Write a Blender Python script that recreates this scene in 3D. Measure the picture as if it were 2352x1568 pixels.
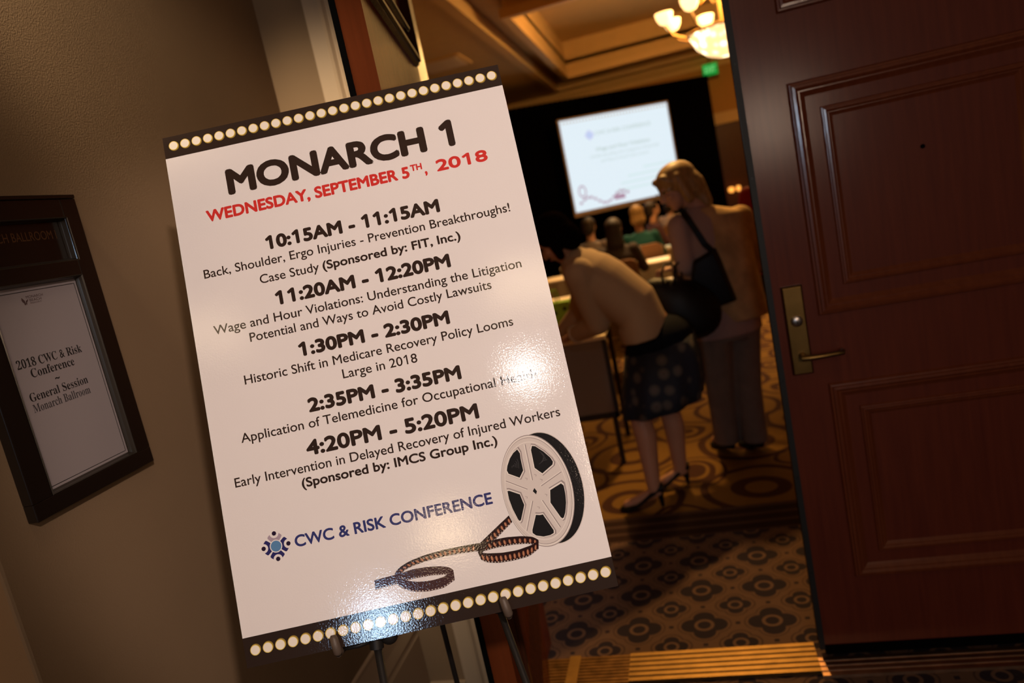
import bpy, bmesh, math, random
import numpy as np
from mathutils import Vector, Matrix

PI = math.pi
scene = bpy.context.scene
COL = scene.collection
for o in list(bpy.data.objects):
    bpy.data.objects.remove(o)
random.seed(7)

# ------------------------------------------------------------------ camera
F_PX, PITCH, ROLL, YAW = 1691.1965, math.radians(9.52444403), math.radians(-11.97732434), math.radians(-13.98142201)
EYE = np.array([0.0, 0.0, 1.58])
_F = np.array([math.sin(YAW)*math.cos(PITCH), math.cos(YAW)*math.cos(PITCH), -math.sin(PITCH)])
_R = np.array([math.cos(YAW), -math.sin(YAW), 0.0])
_U = np.cross(_R, _F)
CR = math.cos(ROLL)*_R + math.sin(ROLL)*_U
CU = -math.sin(ROLL)*_R + math.cos(ROLL)*_U
cam = bpy.data.cameras.new('camera')
camo = bpy.data.objects.new('camera', cam)
COL.objects.link(camo)
cam.sensor_width = 36.0
cam.lens = F_PX/2352*36.0
cam.clip_start = 0.05
cam.clip_end = 80
camo.matrix_world = Matrix(((CR[0], CU[0], -_F[0], EYE[0]), (CR[1], CU[1], -_F[1], EYE[1]), (CR[2], CU[2], -_F[2], EYE[2]), (0, 0, 0, 1)))
cam.dof.use_dof = True
cam.dof.focus_distance = 1.24
cam.dof.aperture_fstop = 2.9
scene.camera = camo

# ------------------------------------------------------------------ world, exposure
w = bpy.data.worlds.new('world')
scene.world = w
w.use_nodes = True
w.node_tree.nodes['Background'].inputs[0].default_value = (0.9, 0.7, 0.5, 1)
w.node_tree.nodes['Background'].inputs[1].default_value = 0.02
scene.view_settings.view_transform = 'Standard'
scene.view_settings.look = 'None'
scene.view_settings.gamma = 1.0
scene.view_settings.use_curve_mapping = False
scene.view_settings.exposure = 0.0

# ------------------------------------------------------------------ lamps of the hall and of the ballroom, some added as fill
def spot(name, loc, target, power, color, size_deg, blend=0.6, radius=0.05):
    l = bpy.data.lights.new(name, 'SPOT')
    l.energy = power; l.color = color; l.spot_size = math.radians(size_deg); l.spot_blend = blend; l.shadow_soft_size = radius
    o = bpy.data.objects.new(name, l); COL.objects.link(o); o.location = loc
    o.rotation_euler = (Vector(target)-Vector(loc)).to_track_quat('-Z', 'Y').to_euler()
    return o
def area(name, loc, target, power, color, sx, sy=None):
    l = bpy.data.lights.new(name, 'AREA')
    l.energy = power; l.color = color; l.shape = 'RECTANGLE'; l.size = sx; l.size_y = sy or sx
    o = bpy.data.objects.new(name, l); COL.objects.link(o); o.location = loc
    o.rotation_euler = (Vector(target)-Vector(loc)).to_track_quat('-Z', 'Y').to_euler()
    return o
def point(name, loc, power, color, radius=0.1):
    l = bpy.data.lights.new(name, 'POINT')
    l.energy = power; l.color = color; l.shadow_soft_size = radius
    o = bpy.data.objects.new(name, l); COL.objects.link(o); o.location = loc
    return o
WARM = (1.0, 0.55, 0.17)
spot('hall_track_light', (1.05, -1.0, 2.70), (-0.41, 1.18, 1.44), 195, (1.0, 0.775, 0.655), 28.5, 0.4, 0.06)
spot('hall_downlight', (0.643, -2.334, 2.86), (-0.2, 1.2, 1.35), 28, (1.0, 0.92, 0.88), 30, 0.9, 0.06)
area('hall_window_light', (-0.48, -8.8, 2.12), (-0.5, 1.0, 1.0), 45, (0.50, 0.72, 1.0), 0.34, 0.50)
area('hall_lounge_lamp', (0.02, -3.2, 2.02), (-0.4, 1.0, 1.2), 3.5, (1.0, 0.72, 0.42), 0.36, 0.26)
area('hall_corner_lamp', (0.71, -1.0, 1.83), (0.5, 2.2, 1.7), 10.0, (1.0, 0.72, 0.52), 0.28, 0.40)
area('hall_ceiling_light', (-1.34, -1.4, 2.87), (-1.34, -1.4, 0.0), 2.5, (1.0, 0.74, 0.45), 0.5, 0.5)
area('hall_ceiling_light', (0.48, -1.16, 2.87), (0.48, -1.16, 0.0), 4, (1.0, 0.72, 0.42), 0.5, 0.5)
area('hall_alcove_fill', (-0.35, 0.62, 2.87), (-0.35, 0.62, 0.0), 1.8, (1.0, 0.76, 0.50), 0.35, 0.35)  # added unseen fill, brightens the left wall and the poster top
spot('hall_return_fill', (-1.045, 0.66, 2.86), (-0.98, 2.18, 1.45), 240, (1.0, 0.77, 0.50), 46, 0.9, 0.08)  # added unseen spot, brightens the return wall and the door casing
point('hall_wall_lamp', (-1.95, 0.25, 1.3), 8, (1.0, 0.45, 0.10), 0.12)
area('ballroom_far_glow', (1.0, 8.0, 3.5), (1.0, 8.0, 0.0), 90, WARM, 5.0, 4.0)
spot('ballroom_downlight', (-0.1, 5.4, 3.6), (-0.30, 3.95, 1.25), 380, WARM, 44, 0.8, 0.08)
spot('ballroom_table_light', (-0.4, 8.2, 3.6), (-0.35, 7.6, 0.7), 480, (1.0, 0.62, 0.28), 75, 0.8, 0.1)
spot('ballroom_rear_light', (-0.6, 11.0, 3.6), (-0.35, 10.0, 0.7), 300, (1.0, 0.62, 0.28), 60, 0.8, 0.1)

# ------------------------------------------------------------------ geometry helpers
def ray(x, y):
    return _F + CR*((x-1176)/F_PX) - CU*((y-784)/F_PX)
def at(x, y, Y):
    """world point at depth Y (metres beyond the camera) seen at photo pixel x, y"""
    d = ray(x, y); return EYE + d*(Y/d[1])
def on_floor(x, y, z=0.0):
    d = ray(x, y); return EYE + d*((z-EYE[2])/d[2])

class MB:
    def __init__(s):
        s.v = []; s.f = []; s.m = []; s.uvflag = False
    def add(s, vs, fs, mi=0):
        b = len(s.v)
        s.v.extend([tuple(map(float, p)) for p in vs])
        for f in fs:
            s.f.append(tuple(b+i for i in f)); s.m.append(mi)
        return s
    def box(s, x0, x1, y0, y1, z0, z1, mi=0):
        vs = [(x, y, z) for z in (z0, z1) for y in (y0, y1) for x in (x0, x1)]
        return s.add(vs, [(0, 2, 3, 1), (4, 5, 7, 6), (0, 1, 5, 4), (2, 6, 7, 3), (0, 4, 6, 2), (1, 3, 7, 5)], mi)
    def obox(s, c, a, b, d, mi=0):
        """oriented box: centre and three half-extent vectors"""
        c, a, b, d = map(np.array, (c, a, b, d))
        vs = [c+i*a+j*b+k*d for k in (-1, 1) for j in (-1, 1) for i in (-1, 1)]
        return s.add(vs, [(0, 2, 3, 1), (4, 5, 7, 6), (0, 1, 5, 4), (2, 6, 7, 3), (0, 4, 6, 2), (1, 3, 7, 5)], mi)
    def rings(s, rings, closed=True, caps=True, mi=0):
        n = len(rings[0]); vs = [p for r in rings for p in r]; fs = []
        for i in range(len(rings)-1):
            for j in range(n if closed else n-1):
                k = (j+1) % n
                fs.append((i*n+j, i*n+k, (i+1)*n+k, (i+1)*n+j))
        if caps and closed:
            fs.append(tuple(reversed(range(n)))); fs.append(tuple((len(rings)-1)*n+j for j in range(n)))
        return s.add(vs, fs, mi)
    def tube(s, pts, r, n=10, mi=0, up=None):
        pts = [np.array(p, float) for p in pts]
        rr = r if isinstance(r, (list, tuple)) else [r]*len(pts)
        rg = []
        prev = None
        for i, p in enumerate(pts):
            t = (pts[min(i+1, len(pts)-1)]-pts[max(i-1, 0)]); t /= (np.linalg.norm(t)+1e-12)
            if prev is None:
                a = np.cross(t, [0, 0, 1.0] if abs(t[2]) < .9 else [1.0, 0, 0])
            else:
                a = prev - t*(prev@t)
            a /= (np.linalg.norm(a)+1e-12); prev = a; b = np.cross(t, a)
            rg.append([p+rr[i]*(math.cos(q)*a+math.sin(q)*b) for q in [2*PI*k/n for k in range(n)]])
        return s.rings(rg, mi=mi)
    def lathe(s, c, prof, n=24, mi=0, axis=(0, 0, 1)):
        """prof: (radius, height) pairs along axis from c"""
        ax = np.array(axis, float); ax /= np.linalg.norm(ax)
        a = np.cross(ax, [1.0, 0, 0] if abs(ax[0]) < .9 else [0, 1.0, 0]); a /= np.linalg.norm(a); b = np.cross(ax, a)
        c = np.array(c, float)
        rg = [[c+ax*h+max(r, 1e-5)*(math.cos(q)*a+math.sin(q)*b) for q in [2*PI*k/n for k in range(n)]] for r, h in prof]
        return s.rings(rg, mi=mi)
    def ball(s, c, r, n=16, m=10, mi=0, M3=None):
        """ellipsoid; r scalar or 3 radii; M3 optional 3x3 frame (columns)"""
        r = np.array([r]*3 if np.isscalar(r) else r, float); c = np.array(c, float)
        vs = []; 
        for i in range(m+1):
            th = PI*i/m
            for j in range(n):
                ph = 2*PI*j/n
                p = r*np.array([math.sin(th)*math.cos(ph), math.sin(th)*math.sin(ph), math.cos(th)])
                if M3 is not None: p = M3@p
                vs.append(c+p)
        fs = []
        for i in range(m):
            for j in range(n):
                k = (j+1) % n
                fs.append((i*n+j, (i+1)*n+j, (i+1)*n+k, i*n+k))
        return s.add(vs, fs, mi)
    def cap(s, p1, r1, p2, r2, n=14, mi=0):
        """tapered capsule"""
        p1 = np.array(p1, float); p2 = np.array(p2, float)
        s.tube([p1, p2], [r1, r2], n, mi); s.ball(p1, r1, n, 8, mi); s.ball(p2, r2, n, 8, mi)
        return s
    def loft(s, secs, n=20, mi=0):
        """secs: (centre, half axis a, half axis b)"""
        rg = []
        for c, a, b in secs:
            c, a, b = np.array(c, float), np.array(a, float), np.array(b, float)
            rg.append([c+math.cos(q)*a+math.sin(q)*b for q in [2*PI*k/n for k in range(n)]])
        return s.rings(rg, mi=mi)
    def build(s, name, mat, parent=None, smooth=False, local=False, bevel=0.0, remesh=0.0, sub=0, kind=None, angle=None):
        off = np.zeros(3)
        if parent is not None and not local:
            q = parent
            while q is not None:
                off += np.array(q.location); q = q.parent
        me = bpy.data.meshes.new(name)
        me.from_pydata([(p[0]-off[0], p[1]-off[1], p[2]-off[2]) for p in s.v], [], s.f)
        mats = mat if isinstance(mat, (list, tuple)) else [mat]
        for m_ in mats: me.materials.append(m_)
        if len(mats) > 1: me.polygons.foreach_set('material_index', s.m)
        bm = bmesh.new(); bm.from_mesh(me)
        if not (kind == 'flat'):
            bmesh.ops.recalc_face_normals(bm, faces=bm.faces)
        bm.to_mesh(me); bm.free()
        o = bpy.data.objects.new(name, me); COL.objects.link(o)
        if parent is not None: o.parent = parent
        if remesh:
            md = o.modifiers.new('r', 'REMESH'); md.mode = 'VOXEL'; md.voxel_size = remesh; md.use_smooth_shade = True
            sm = o.modifiers.new('s', 'SMOOTH'); sm.factor = 0.5; sm.iterations = 3
            dg = bpy.context.evaluated_depsgraph_get(); dg.update()
            nm = bpy.data.meshes.new_from_object(o.evaluated_get(dg)); nm.name = name
            o.modifiers.clear(); o.data = nm; bpy.data.meshes.remove(me); me = nm
            if len(me.materials) == 0:
                for m_ in mats: me.materials.append(m_)
            me.polygons.foreach_set('use_smooth', [True]*len(me.polygons)); me.update()
        if bevel:
            md = o.modifiers.new('b', 'BEVEL'); md.width = bevel; md.segments = 2; md.limit_method = 'ANGLE'
        if sub:
            md = o.modifiers.new('u', 'SUBSURF'); md.levels = sub; md.render_levels = sub
        if smooth:
            me.polygons.foreach_set('use_smooth', [True]*len(me.polygons)); me.update()
            if angle:
                bpy.context.view_layer.objects.active = o
                md = o.modifiers.new('e', 'EDGE_SPLIT'); md.split_angle = math.radians(angle)
        return o

def tag(o, label=None, cat=None, group=None, kind=None):
    if label: o['label'] = label
    if cat: o['category'] = cat
    if group: o['group'] = group
    if kind: o['kind'] = kind
    return o
def thing(name, loc, label, cat, group=None, kind=None):
    o = bpy.data.objects.new(name, None); COL.objects.link(o); o.location = Vector([float(c) for c in loc])
    o.empty_display_size = 0.05
    return tag(o, label, cat, group, kind)
def copy_tree(o, parent=None):
    c = o.copy(); COL.objects.link(c); c.parent = parent
    for ch in [x for x in bpy.data.objects if x.parent == o]:
        copy_tree(ch, c)
    return c

# ------------------------------------------------------------------ materials
MATS = {}
def mat(name, color, rough=0.5, metal=0.0, coat=0.0, coat_rough=0.1, emit=None, estr=0.0, spec=0.5, bump=0.0, bscale=60.0, var=0.0, vscale=8.0, alpha=1.0, trans=0.0, ior=1.45, sheen=0.0, stretch=None, bdist=0.002):
    if name in MATS: return MATS[name]
    m = bpy.data.materials.new(name); m.use_nodes = True
    nt = m.node_tree; b = nt.nodes['Principled BSDF']
    b.inputs['Base Color'].default_value = (*color, 1); b.inputs['Roughness'].default_value = rough
    b.inputs['Metallic'].default_value = metal; b.inputs['Coat Weight'].default_value = coat; b.inputs['Coat Roughness'].default_value = coat_rough
    b.inputs['Specular IOR Level'].default_value = spec; b.inputs['IOR'].default_value = ior
    b.inputs['Transmission Weight'].default_value = trans; b.inputs['Sheen Weight'].default_value = sheen
    if emit:
        b.inputs['Emission Color'].default_value = (*emit, 1); b.inputs['Emission Strength'].default_value = estr
    tc = nt.nodes.new('ShaderNodeTexCoord'); mp = nt.nodes.new('ShaderNodeMapping')
    nt.links.new(tc.outputs['Object'], mp.inputs[0])
    if stretch: mp.inputs['Scale'].default_value = stretch
    if var:
        n = nt.nodes.new('ShaderNodeTexNoise'); n.inputs['Scale'].default_value = vscale; n.inputs['Detail'].default_value = 4
        nt.links.new(mp.outputs[0], n.inputs['Vector'])
        r = nt.nodes.new('ShaderNodeValToRGB')
        r.color_ramp.elements[0].position = 0.3; r.color_ramp.elements[1].position = 0.7
        r.color_ramp.elements[0].color = (*[c*(1-var) for c in color], 1); r.color_ramp.elements[1].color = (*[min(1, c*(1+var)) for c in color], 1)
        nt.links.new(n.outputs['Fac'], r.inputs[0]); nt.links.new(r.outputs[0], b.inputs['Base Color'])
    if bump:
        n2 = nt.nodes.new('ShaderNodeTexNoise'); n2.inputs['Scale'].default_value = bscale; n2.inputs['Detail'].default_value = 3
        nt.links.new(mp.outputs[0], n2.inputs['Vector'])
        bp = nt.nodes.new('ShaderNodeBump'); bp.inputs['Strength'].default_value = bump; bp.inputs['Distance'].default_value = bdist
        nt.links.new(n2.outputs['Fac'], bp.inputs['Height']); nt.links.new(bp.outputs[0], b.inputs['Normal'])
        if coat: nt.links.new(bp.outputs[0], b.inputs['Coat Normal'])
    MATS[name] = m
    return m

class X:
    """tiny expression builder for math nodes"""
    nt = None
    def __init__(s, v): s.v = v
    @staticmethod
    def op(kind, *a):
        n = X.nt.nodes.new('ShaderNodeMath'); n.operation = kind
        for i, q in enumerate(a):
            q = q.v if isinstance(q, X) else q
            if isinstance(q, (int, float)): n.inputs[i].default_value = q
            else: X.nt.links.new(q, n.inputs[i])
        return X(n.outputs[0])
    def __add__(s, o): return X.op('ADD', s, o)
    def __radd__(s, o): return X.op('ADD', s, o)
    def __sub__(s, o): return X.op('SUBTRACT', s, o)
    def __rsub__(s, o): return X.op('SUBTRACT', o, s)
    def __mul__(s, o): return X.op('MULTIPLY', s, o)
    def __rmul__(s, o): return X.op('MULTIPLY', s, o)
    def lt(s, o): return X.op('LESS_THAN', s, o)
    def gt(s, o): return X.op('GREATER_THAN', s, o)
    def abs(s): return X.op('ABSOLUTE', s)
    def fract(s): return X.op('FRACT', s)
def xlen(a, b): return X.op('SQRT', a*a+b*b)
def xmax(a, b): return X.op('MAXIMUM', a, b)
def xmin(a, b): return X.op('MINIMUM', a, b)
def xmix(nt, fac, c1, c2):
    n = nt.nodes.new('ShaderNodeMix'); n.data_type = 'RGBA'
    nt.links.new(fac.v, n.inputs['Factor'])
    for i, c in ((6, c1), (7, c2)):
        if isinstance(c, tuple): n.inputs[i].default_value = (*c, 1)
        else: nt.links.new(c, n.inputs[i])
    return n.outputs[2]

def carpet_material():
    m = bpy.data.materials.new('patterned_carpet'); m.use_nodes = True; nt = m.node_tree; X.nt = nt
    b = nt.nodes['Principled BSDF']; b.inputs['Roughness'].default_value = 0.95; b.inputs['Specular IOR Level'].default_value = 0.1
    tc = nt.nodes.new('ShaderNodeTexCoord'); sp = nt.nodes.new('ShaderNodeSeparateXYZ'); nt.links.new(tc.outputs['Object'], sp.inputs[0])
    x, y = X(sp.outputs[0]), X(sp.outputs[1])
    # foyer pattern: quatrefoil lattice, 238 mm repeat
    k = 1/0.2375
    a = ((x+0.1355)*k+0.5).fract()-0.5
    c = ((y-2.49)*k+0.5).fract()-0.5
    A, Bv = a.abs(), c.abs()
    Mx, mn = xmax(A, Bv), xmin(A, Bv)
    qb = xlen(Mx-0.185, mn)-0.165
    qb = xmin(qb, xlen(A, Bv)-0.24)
    rb = (xlen(A, Bv)-0.125).abs()
    A2, B2 = 0.5-A, 0.5-Bv
    Mx2, mn2 = xmax(A2, B2), xmin(A2, B2)
    qs = xmin(xlen(Mx2-0.13, mn2)-0.115, xlen(A2, B2)-0.16)
    rs = (xlen(A2, B2)-0.095).abs()
    sq = xmax((0.5-Mx).abs(), mn)
    dark = (0.030, 0.022, 0.028); tan = (0.15, 0.088, 0.060); mid = (0.075, 0.045, 0.035)
    nz = nt.nodes.new('ShaderNodeTexNoise'); nz.inputs['Scale'].default_value = 260
    nt.links.new(tc.outputs['Object'], nz.inputs['Vector'])
    col = xmix(nt, X.op('MULTIPLY', X(nz.outputs[0]), 0.5), tan, (0.10, 0.055, 0.035))
    col = xmix(nt, (qs-0.055).abs().lt(0.013), col, mid)
    col = xmix(nt, (qb-0.05).abs().lt(0.010), col, mid)
    col = xmix(nt, qb.lt(0.0), col, dark)
    col = xmix(nt, qs.lt(0.0), col, dark)
    col = xmix(nt, rb.lt(0.026), col, tan)
    col = xmix(nt, rs.lt(0.022), col, tan)
    col = xmix(nt, sq.lt(0.034), col, dark)
    near = col
    # ballroom pattern: gold ground, brown rings
    k2 = 1/0.68
    a = ((x-0.20)*k2+0.5).fract()-0.5; c = ((y-3.66)*k2+0.5).fract()-0.5
    wob = nt.nodes.new('ShaderNodeTexNoise'); wob.inputs['Scale'].default_value = 2.2; wob.inputs['Detail'].default_value = 1
    nt.links.new(tc.outputs['Object'], wob.inputs['Vector'])
    w_ = (X(wob.outputs[0])-0.5)*0.5
    r1 = xlen(a, c)+w_*0.25
    A2, B2 = 0.5-a.abs(), 0.5-c.abs()
    r2 = xlen(A2, B2)+w_
    brown = (0.050, 0.020, 0.012); gold = (0.19, 0.102, 0.022)
    far = xmix(nt, X.op('MULTIPLY', X(nz.outputs[0]), 0.6), gold, (0.13, 0.065, 0.018))
    far = xmix(nt, (r1-0.175).abs().lt(0.045), far, brown)
    far = xmix(nt, (r1-0.40).abs().lt(0.03), far, brown)
    far = xmix(nt, (r2-0.13).abs().lt(0.035), far, brown)
    far = xmix(nt, (r2-0.27).abs().lt(0.02), far, brown)
    far = xmix(nt, (r2).lt(0.05), far, brown)
    # border bands
    bd = ((y-3.19)*(1/0.082)).fract()
    band = xmix(nt, bd.lt(0.28), (0.028, 0.013, 0.010), (0.075, 0.042, 0.03))
    o = xmix(nt, y.gt(3.20), near, band)
    o = xmix(nt, y.gt(3.465), o, far)
    nt.links.new(o, b.inputs['Base Color'])
    return m

def wood_material(name, c1, c2, rough=0.35, coat=0.5, coat_rough=0.18, axis='Z', spec=0.2):
    m = bpy.data.materials.new(name); m.use_nodes = True; nt = m.node_tree; b = nt.nodes['Principled BSDF']
    tc = nt.nodes.new('ShaderNodeTexCoord'); mp = nt.nodes.new('ShaderNodeMapping'); nt.links.new(tc.outputs['Object'], mp.inputs[0])
    mp.inputs['Scale'].default_value = (22, 22, 1.3) if axis == 'Z' else (1.3, 22, 22)
    n = nt.nodes.new('ShaderNodeTexNoise'); n.inputs['Scale'].default_value = 3; n.inputs['Detail'].default_value = 6; n.inputs['Distortion'].default_value = 0.3
    nt.links.new(mp.outputs[0], n.inputs['Vector'])
    r = nt.nodes.new('ShaderNodeValToRGB'); r.color_ramp.elements[0].position = 0.25; r.color_ramp.elements[1].position = 0.75
    r.color_ramp.elements[0].color = (*c1, 1); r.color_ramp.elements[1].color = (*c2, 1)
    nt.links.new(n.outputs['Fac'], r.inputs[0]); nt.links.new(r.outputs[0], b.inputs['Base Color'])
    b.inputs['Roughness'].default_value = rough; b.inputs['Coat Weight'].default_value = coat; b.inputs['Coat Roughness'].default_value = coat_rough
    b.inputs['Specular IOR Level'].default_value = spec
    bp = nt.nodes.new('ShaderNodeBump'); bp.inputs['Strength'].default_value = 0.12; bp.inputs['Distance'].default_value = 0.0008
    n2 = nt.nodes.new('ShaderNodeTexNoise'); n2.inputs['Scale'].default_value = 25; nt.links.new(mp.outputs[0], n2.inputs['Vector'])
    nt.links.new(n2.outputs['Fac'], bp.inputs['Height']); nt.links.new(bp.outputs[0], b.inputs['Normal']); nt.links.new(bp.outputs[0], b.inputs['Coat Normal'])
    return m

CARPET = carpet_material()
WALL = mat('beige_wall_paint', (0.215, 0.142, 0.080), 0.85, bump=0.25, bscale=300, var=0.05, vscale=3)
CASE = mat('pale_trim_paint', (0.44, 0.33, 0.225), 0.55)
HCEIL = mat('hall_ceiling_paint', (0.6, 0.5, 0.38), 0.9)
BCEIL = mat('ballroom_ceiling_paint', (0.60, 0.40, 0.17), 0.8, var=0.04)
BWALL = mat('ballroom_wall_paint', (0.46, 0.23, 0.06), 0.8)
BMOLD = mat('cream_molding', (0.66, 0.44, 0.19), 0.6)
WOOD = wood_material('mahogany_door_wood', (0.100, 0.0155, 0.0055), (0.142, 0.0250, 0.0085), 0.6, 0.38, 0.20)
WOODM = wood_material('mahogany_molding_wood', (0.125, 0.026, 0.009), (0.17, 0.040, 0.013), 0.32, 0.7, 0.15)
WAINS = wood_material('wainscot_wood', (0.055, 0.014, 0.007), (0.08, 0.022, 0.01), 0.5, 0.2, 0.3)
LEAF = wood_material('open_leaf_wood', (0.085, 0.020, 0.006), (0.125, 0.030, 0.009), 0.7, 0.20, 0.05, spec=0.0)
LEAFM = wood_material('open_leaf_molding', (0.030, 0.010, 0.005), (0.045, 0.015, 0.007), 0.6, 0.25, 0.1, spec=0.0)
BLACKM = mat('black_metal', (0.012, 0.012, 0.014), 0.42, 0.2)
SEAL = mat('black_rubber_seal', (0.003, 0.003, 0.003), 0.8, spec=0.0)
STRIP = mat('dark_grey_metal_strip', (0.022, 0.022, 0.022), 0.5, 0.0, spec=0.3)
BRASS = mat('satin_brass', (0.20, 0.112, 0.033), 0.40, 1.0, var=0.15, vscale=20)
BRASSD = mat('worn_dark_brass', (0.11, 0.055, 0.018), 0.45, 1.0, var=0.35, vscale=25)
BRASSP = mat('copper_brass', (0.48, 0.26, 0.14), 0.40, 1.0, var=0.2, vscale=25)
FRAMEM = mat('black_lacquer_frame', (0.010, 0.006, 0.004), 0.33, coat=0.3)
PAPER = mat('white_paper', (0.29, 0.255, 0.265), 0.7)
INK = mat('black_ink', (0.012, 0.010, 0.010), 0.6)
GILT = mat('gilt_lettering', (0.16, 0.085, 0.04), 0.45, 0.6)

# ------------------------------------------------------------------ text
_tcache = {}
def glyphs(body):
    if body in _tcache: return _tcache[body]
    c = bpy.data.curves.new('t', 'FONT'); c.body = body; c.resolution_u = 5
    o = bpy.data.objects.new('t', c)
    me = bpy.data.meshes.new_from_object(o)
    v = np.array([p.co[:] for p in me.vertices]) if len(me.vertices) else np.zeros((1, 3))
    f = [tuple(p.vertices) for p in me.polygons]
    bpy.data.objects.remove(o); bpy.data.curves.remove(c); bpy.data.meshes.remove(me)
    _tcache[body] = (v[:, :2], f)
    return _tcache[body]
def one(s): return s.replace('1', chr(0x1D7E3))
def serif(s): return ''.join(chr(0x1D400+ord(c)-65) if c.isupper() else chr(0x1D41A+ord(c)-97) if c.islower() else chr(0x1D7CE+ord(c)-48) if c.isdigit() else c for c in s)
def cap_h(body_ref='H'):
    v, f = glyphs(body_ref); return v[:, 1].max()
def text_into(mb, body, x0, x1, base, cap, place, weight=0.0, ref='H', mi=0, z=0.0, nd=8):
    """lay a line of text between x0 and x1 on its baseline; place maps (x, y, z) to 3-D; weight = extra stroke radius"""
    v, f = glyphs(body)
    s = (x1-x0-2*weight)/(v[:, 0].max()-v[:, 0].min()); sy = (cap-2*weight)/cap_h(ref)
    xs = x0+weight+(v[:, 0]-v[:, 0].min())*s; ys = base+weight+v[:, 1]*sy
    offs = [(0, 0)] if weight <= 0 else [(weight*math.cos(q), weight*math.sin(q)) for q in [2*PI*k/nd for k in range(nd)]]+[(0, 0)]
    for i, (dx, dy) in enumerate(offs):
        mb.add([place(a+dx, b_+dy, z+i*2e-6) for a, b_ in zip(xs, ys)], f, mi)

# ================================================================== SETTING
XL = -1.113           # left hall wall
YW = 2.18             # face of the door wall
def struct(mb, name, m_, parent=None, **k):
    o = mb.build(name, m_, parent, **k)
    if parent is None: o['kind'] = 'structure'
    return o
struct(MB().box(-7, 9, -9.2, 15.1, -0.08, 0.0), 'floor', CARPET)
struct(MB().box(-2.6, XL, 0.876, 2.42, 0, 2.9), 'wall_left', WALL, bevel=0.006)
wd = MB().box(XL, -0.954, YW, 2.42, 0, 2.9).box(1.40, 3.2, YW, 2.42, 0, 2.9).box(-0.954, 1.40, YW, 2.42, 2.62, 2.9)
struct(wd, 'wall_door', WALL)
struct(MB().box(-7.2, 3.2, -9.2, 2.42, 2.9, 3.0), 'ceiling', HCEIL)
struct(MB().box(3.2, 3.3, -9.2, 2.42, 0, 2.9), 'wall_right', WALL)
struct(MB().box(-7.2, 3.3, -9.3, -9.2, 0, 2.9), 'wall_back', WALL)
struct(MB().box(-7.3, -7.2, -9.3, 2.42, 0, 2.9), 'wall_lobby', WALL)
struct(MB().box(-7.2, -2.6, 2.3, 2.42, 0, 2.9), 'wall_lobby_end', WALL)
# tall hall baseboard on the left wall
bb = MB()
prof = [(0, 0), (0.022, 0), (0.022, 0.235), (0.016, 0.248), (0.020, 0.262), (0.012, 0.30), (0.008, 0.355), (0.010, 0.368), (0.0, 0.372)]
bb.rings([[(XL+0.0005+dx, y, z) for dx, z in prof] for y in (0.876, YW-0.001)])
struct(bb, 'baseboard_left', CASE)
struct(MB().box(-1.088, -0.956, YW-0.014, YW, 0, 0.052), 'baseboard_door', CASE)
# pale casing round the double doors
cs = MB()
for sx, x_out, x_in in ((1, -0.954, -0.748), (-1, 1.40, 1.155)):
    pr = [(0, 0), (0, -0.012), (0.052, -0.014), (0.054, -0.026), (0.066, -0.030), (0.074, -0.020), (0.080, -0.020), (0.086, -0.030), (0.10, -0.032), (abs(x_in-x_out), -0.020), (abs(x_in-x_out), 0.10), (0, 0.10)]
    cs.rings([[(x_out+sx*dx, YW+dy, z) for dx, dy in pr] for z in (0.0, 2.54)])
cs.box(-0.954, 1.40, YW-0.03, YW+0.1, 2.50, 2.62)
struct(cs, 'trim_1', CASE)
# wooden jamb linings
jb = MB().box(-0.7475, -0.700, 2.185, 2.44, 0, 2.50).box(1.145, 1.155, YW, 2.44, 0, 2.50).box(-0.70, 1.145, 2.30, 2.44, 2.455, 2.50)
struct(jb, 'trim_2', WOOD)

# ballroom shell (soffit with a stepped coffer)
YB = 14.8
ZC = 3.66
struct(MB().box(-7, 9, YB, YB+0.2, 0, 4.6), 'wall_ballroom_far', BWALL)
struct(MB().box(-7.2, -7, 2.42, YB, 0, 4.6), 'wall_ballroom_left', BWALL)
struct(MB().box(9, 9.2, 2.42, YB, 0, 4.6), 'wall_ballroom_right', BWALL)
nw = MB().box(-7, -0.735, 2.421, 2.55, 0, 4.6).box(1.155, 9, 2.421, 2.55, 0, 4.6).box(-0.735, 1.155, 2.421, 2.55, 2.50, 4.6)
struct(nw, 'wall_ballroom_near', BWALL)
# wainscot and chair rail on the far wall
struct(MB().box(0.5, 9, YB-0.04, YB, 0, 2.42), 'trim_8', WAINS)
struct(MB().box(0.5, 9, YB-0.09, YB-0.0, 2.42, 2.62, 0).box(0.5, 9, YB-0.12, YB, 2.585, 2.62), 'trim_9', BMOLD)
# soffit: four strips around the outer opening
ox0, ox1, oy0, oy1 = -1.80, 6.5, 4.3, 14.42
ix0, ix1, iy0, iy1 = -1.36, 6.0, 8.45, 13.30
cl = MB().box(-7, ox0, 2.42, YB, ZC, ZC+0.12).box(ox1, 9, 2.42, YB, ZC, ZC+0.12).box(ox0, ox1, 2.42, oy0, ZC, ZC+0.12).box(ox0, ox1, oy1, YB, ZC, ZC+0.12)
struct(cl, 'ceiling', BCEIL)
def frame_rect(mb, x0, x1, y0, y1, z0, z1, t):
    mb.box(x0-t, x0, y0-t, y1+t, z0, z1).box(x1, x1+t, y0-t, y1+t, z0, z1).box(x0, x1, y0-t, y0, z0, z1).box(x0, x1, y1, y1+t, z0, z1)
    return mb
co = frame_rect(MB(), ox0+0.10, ox1-0.10, oy0+0.10, oy1-0.10, ZC-0.02, ZC+0.14, 0.12)
struct(co, 'trim_3', BMOLD)
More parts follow.
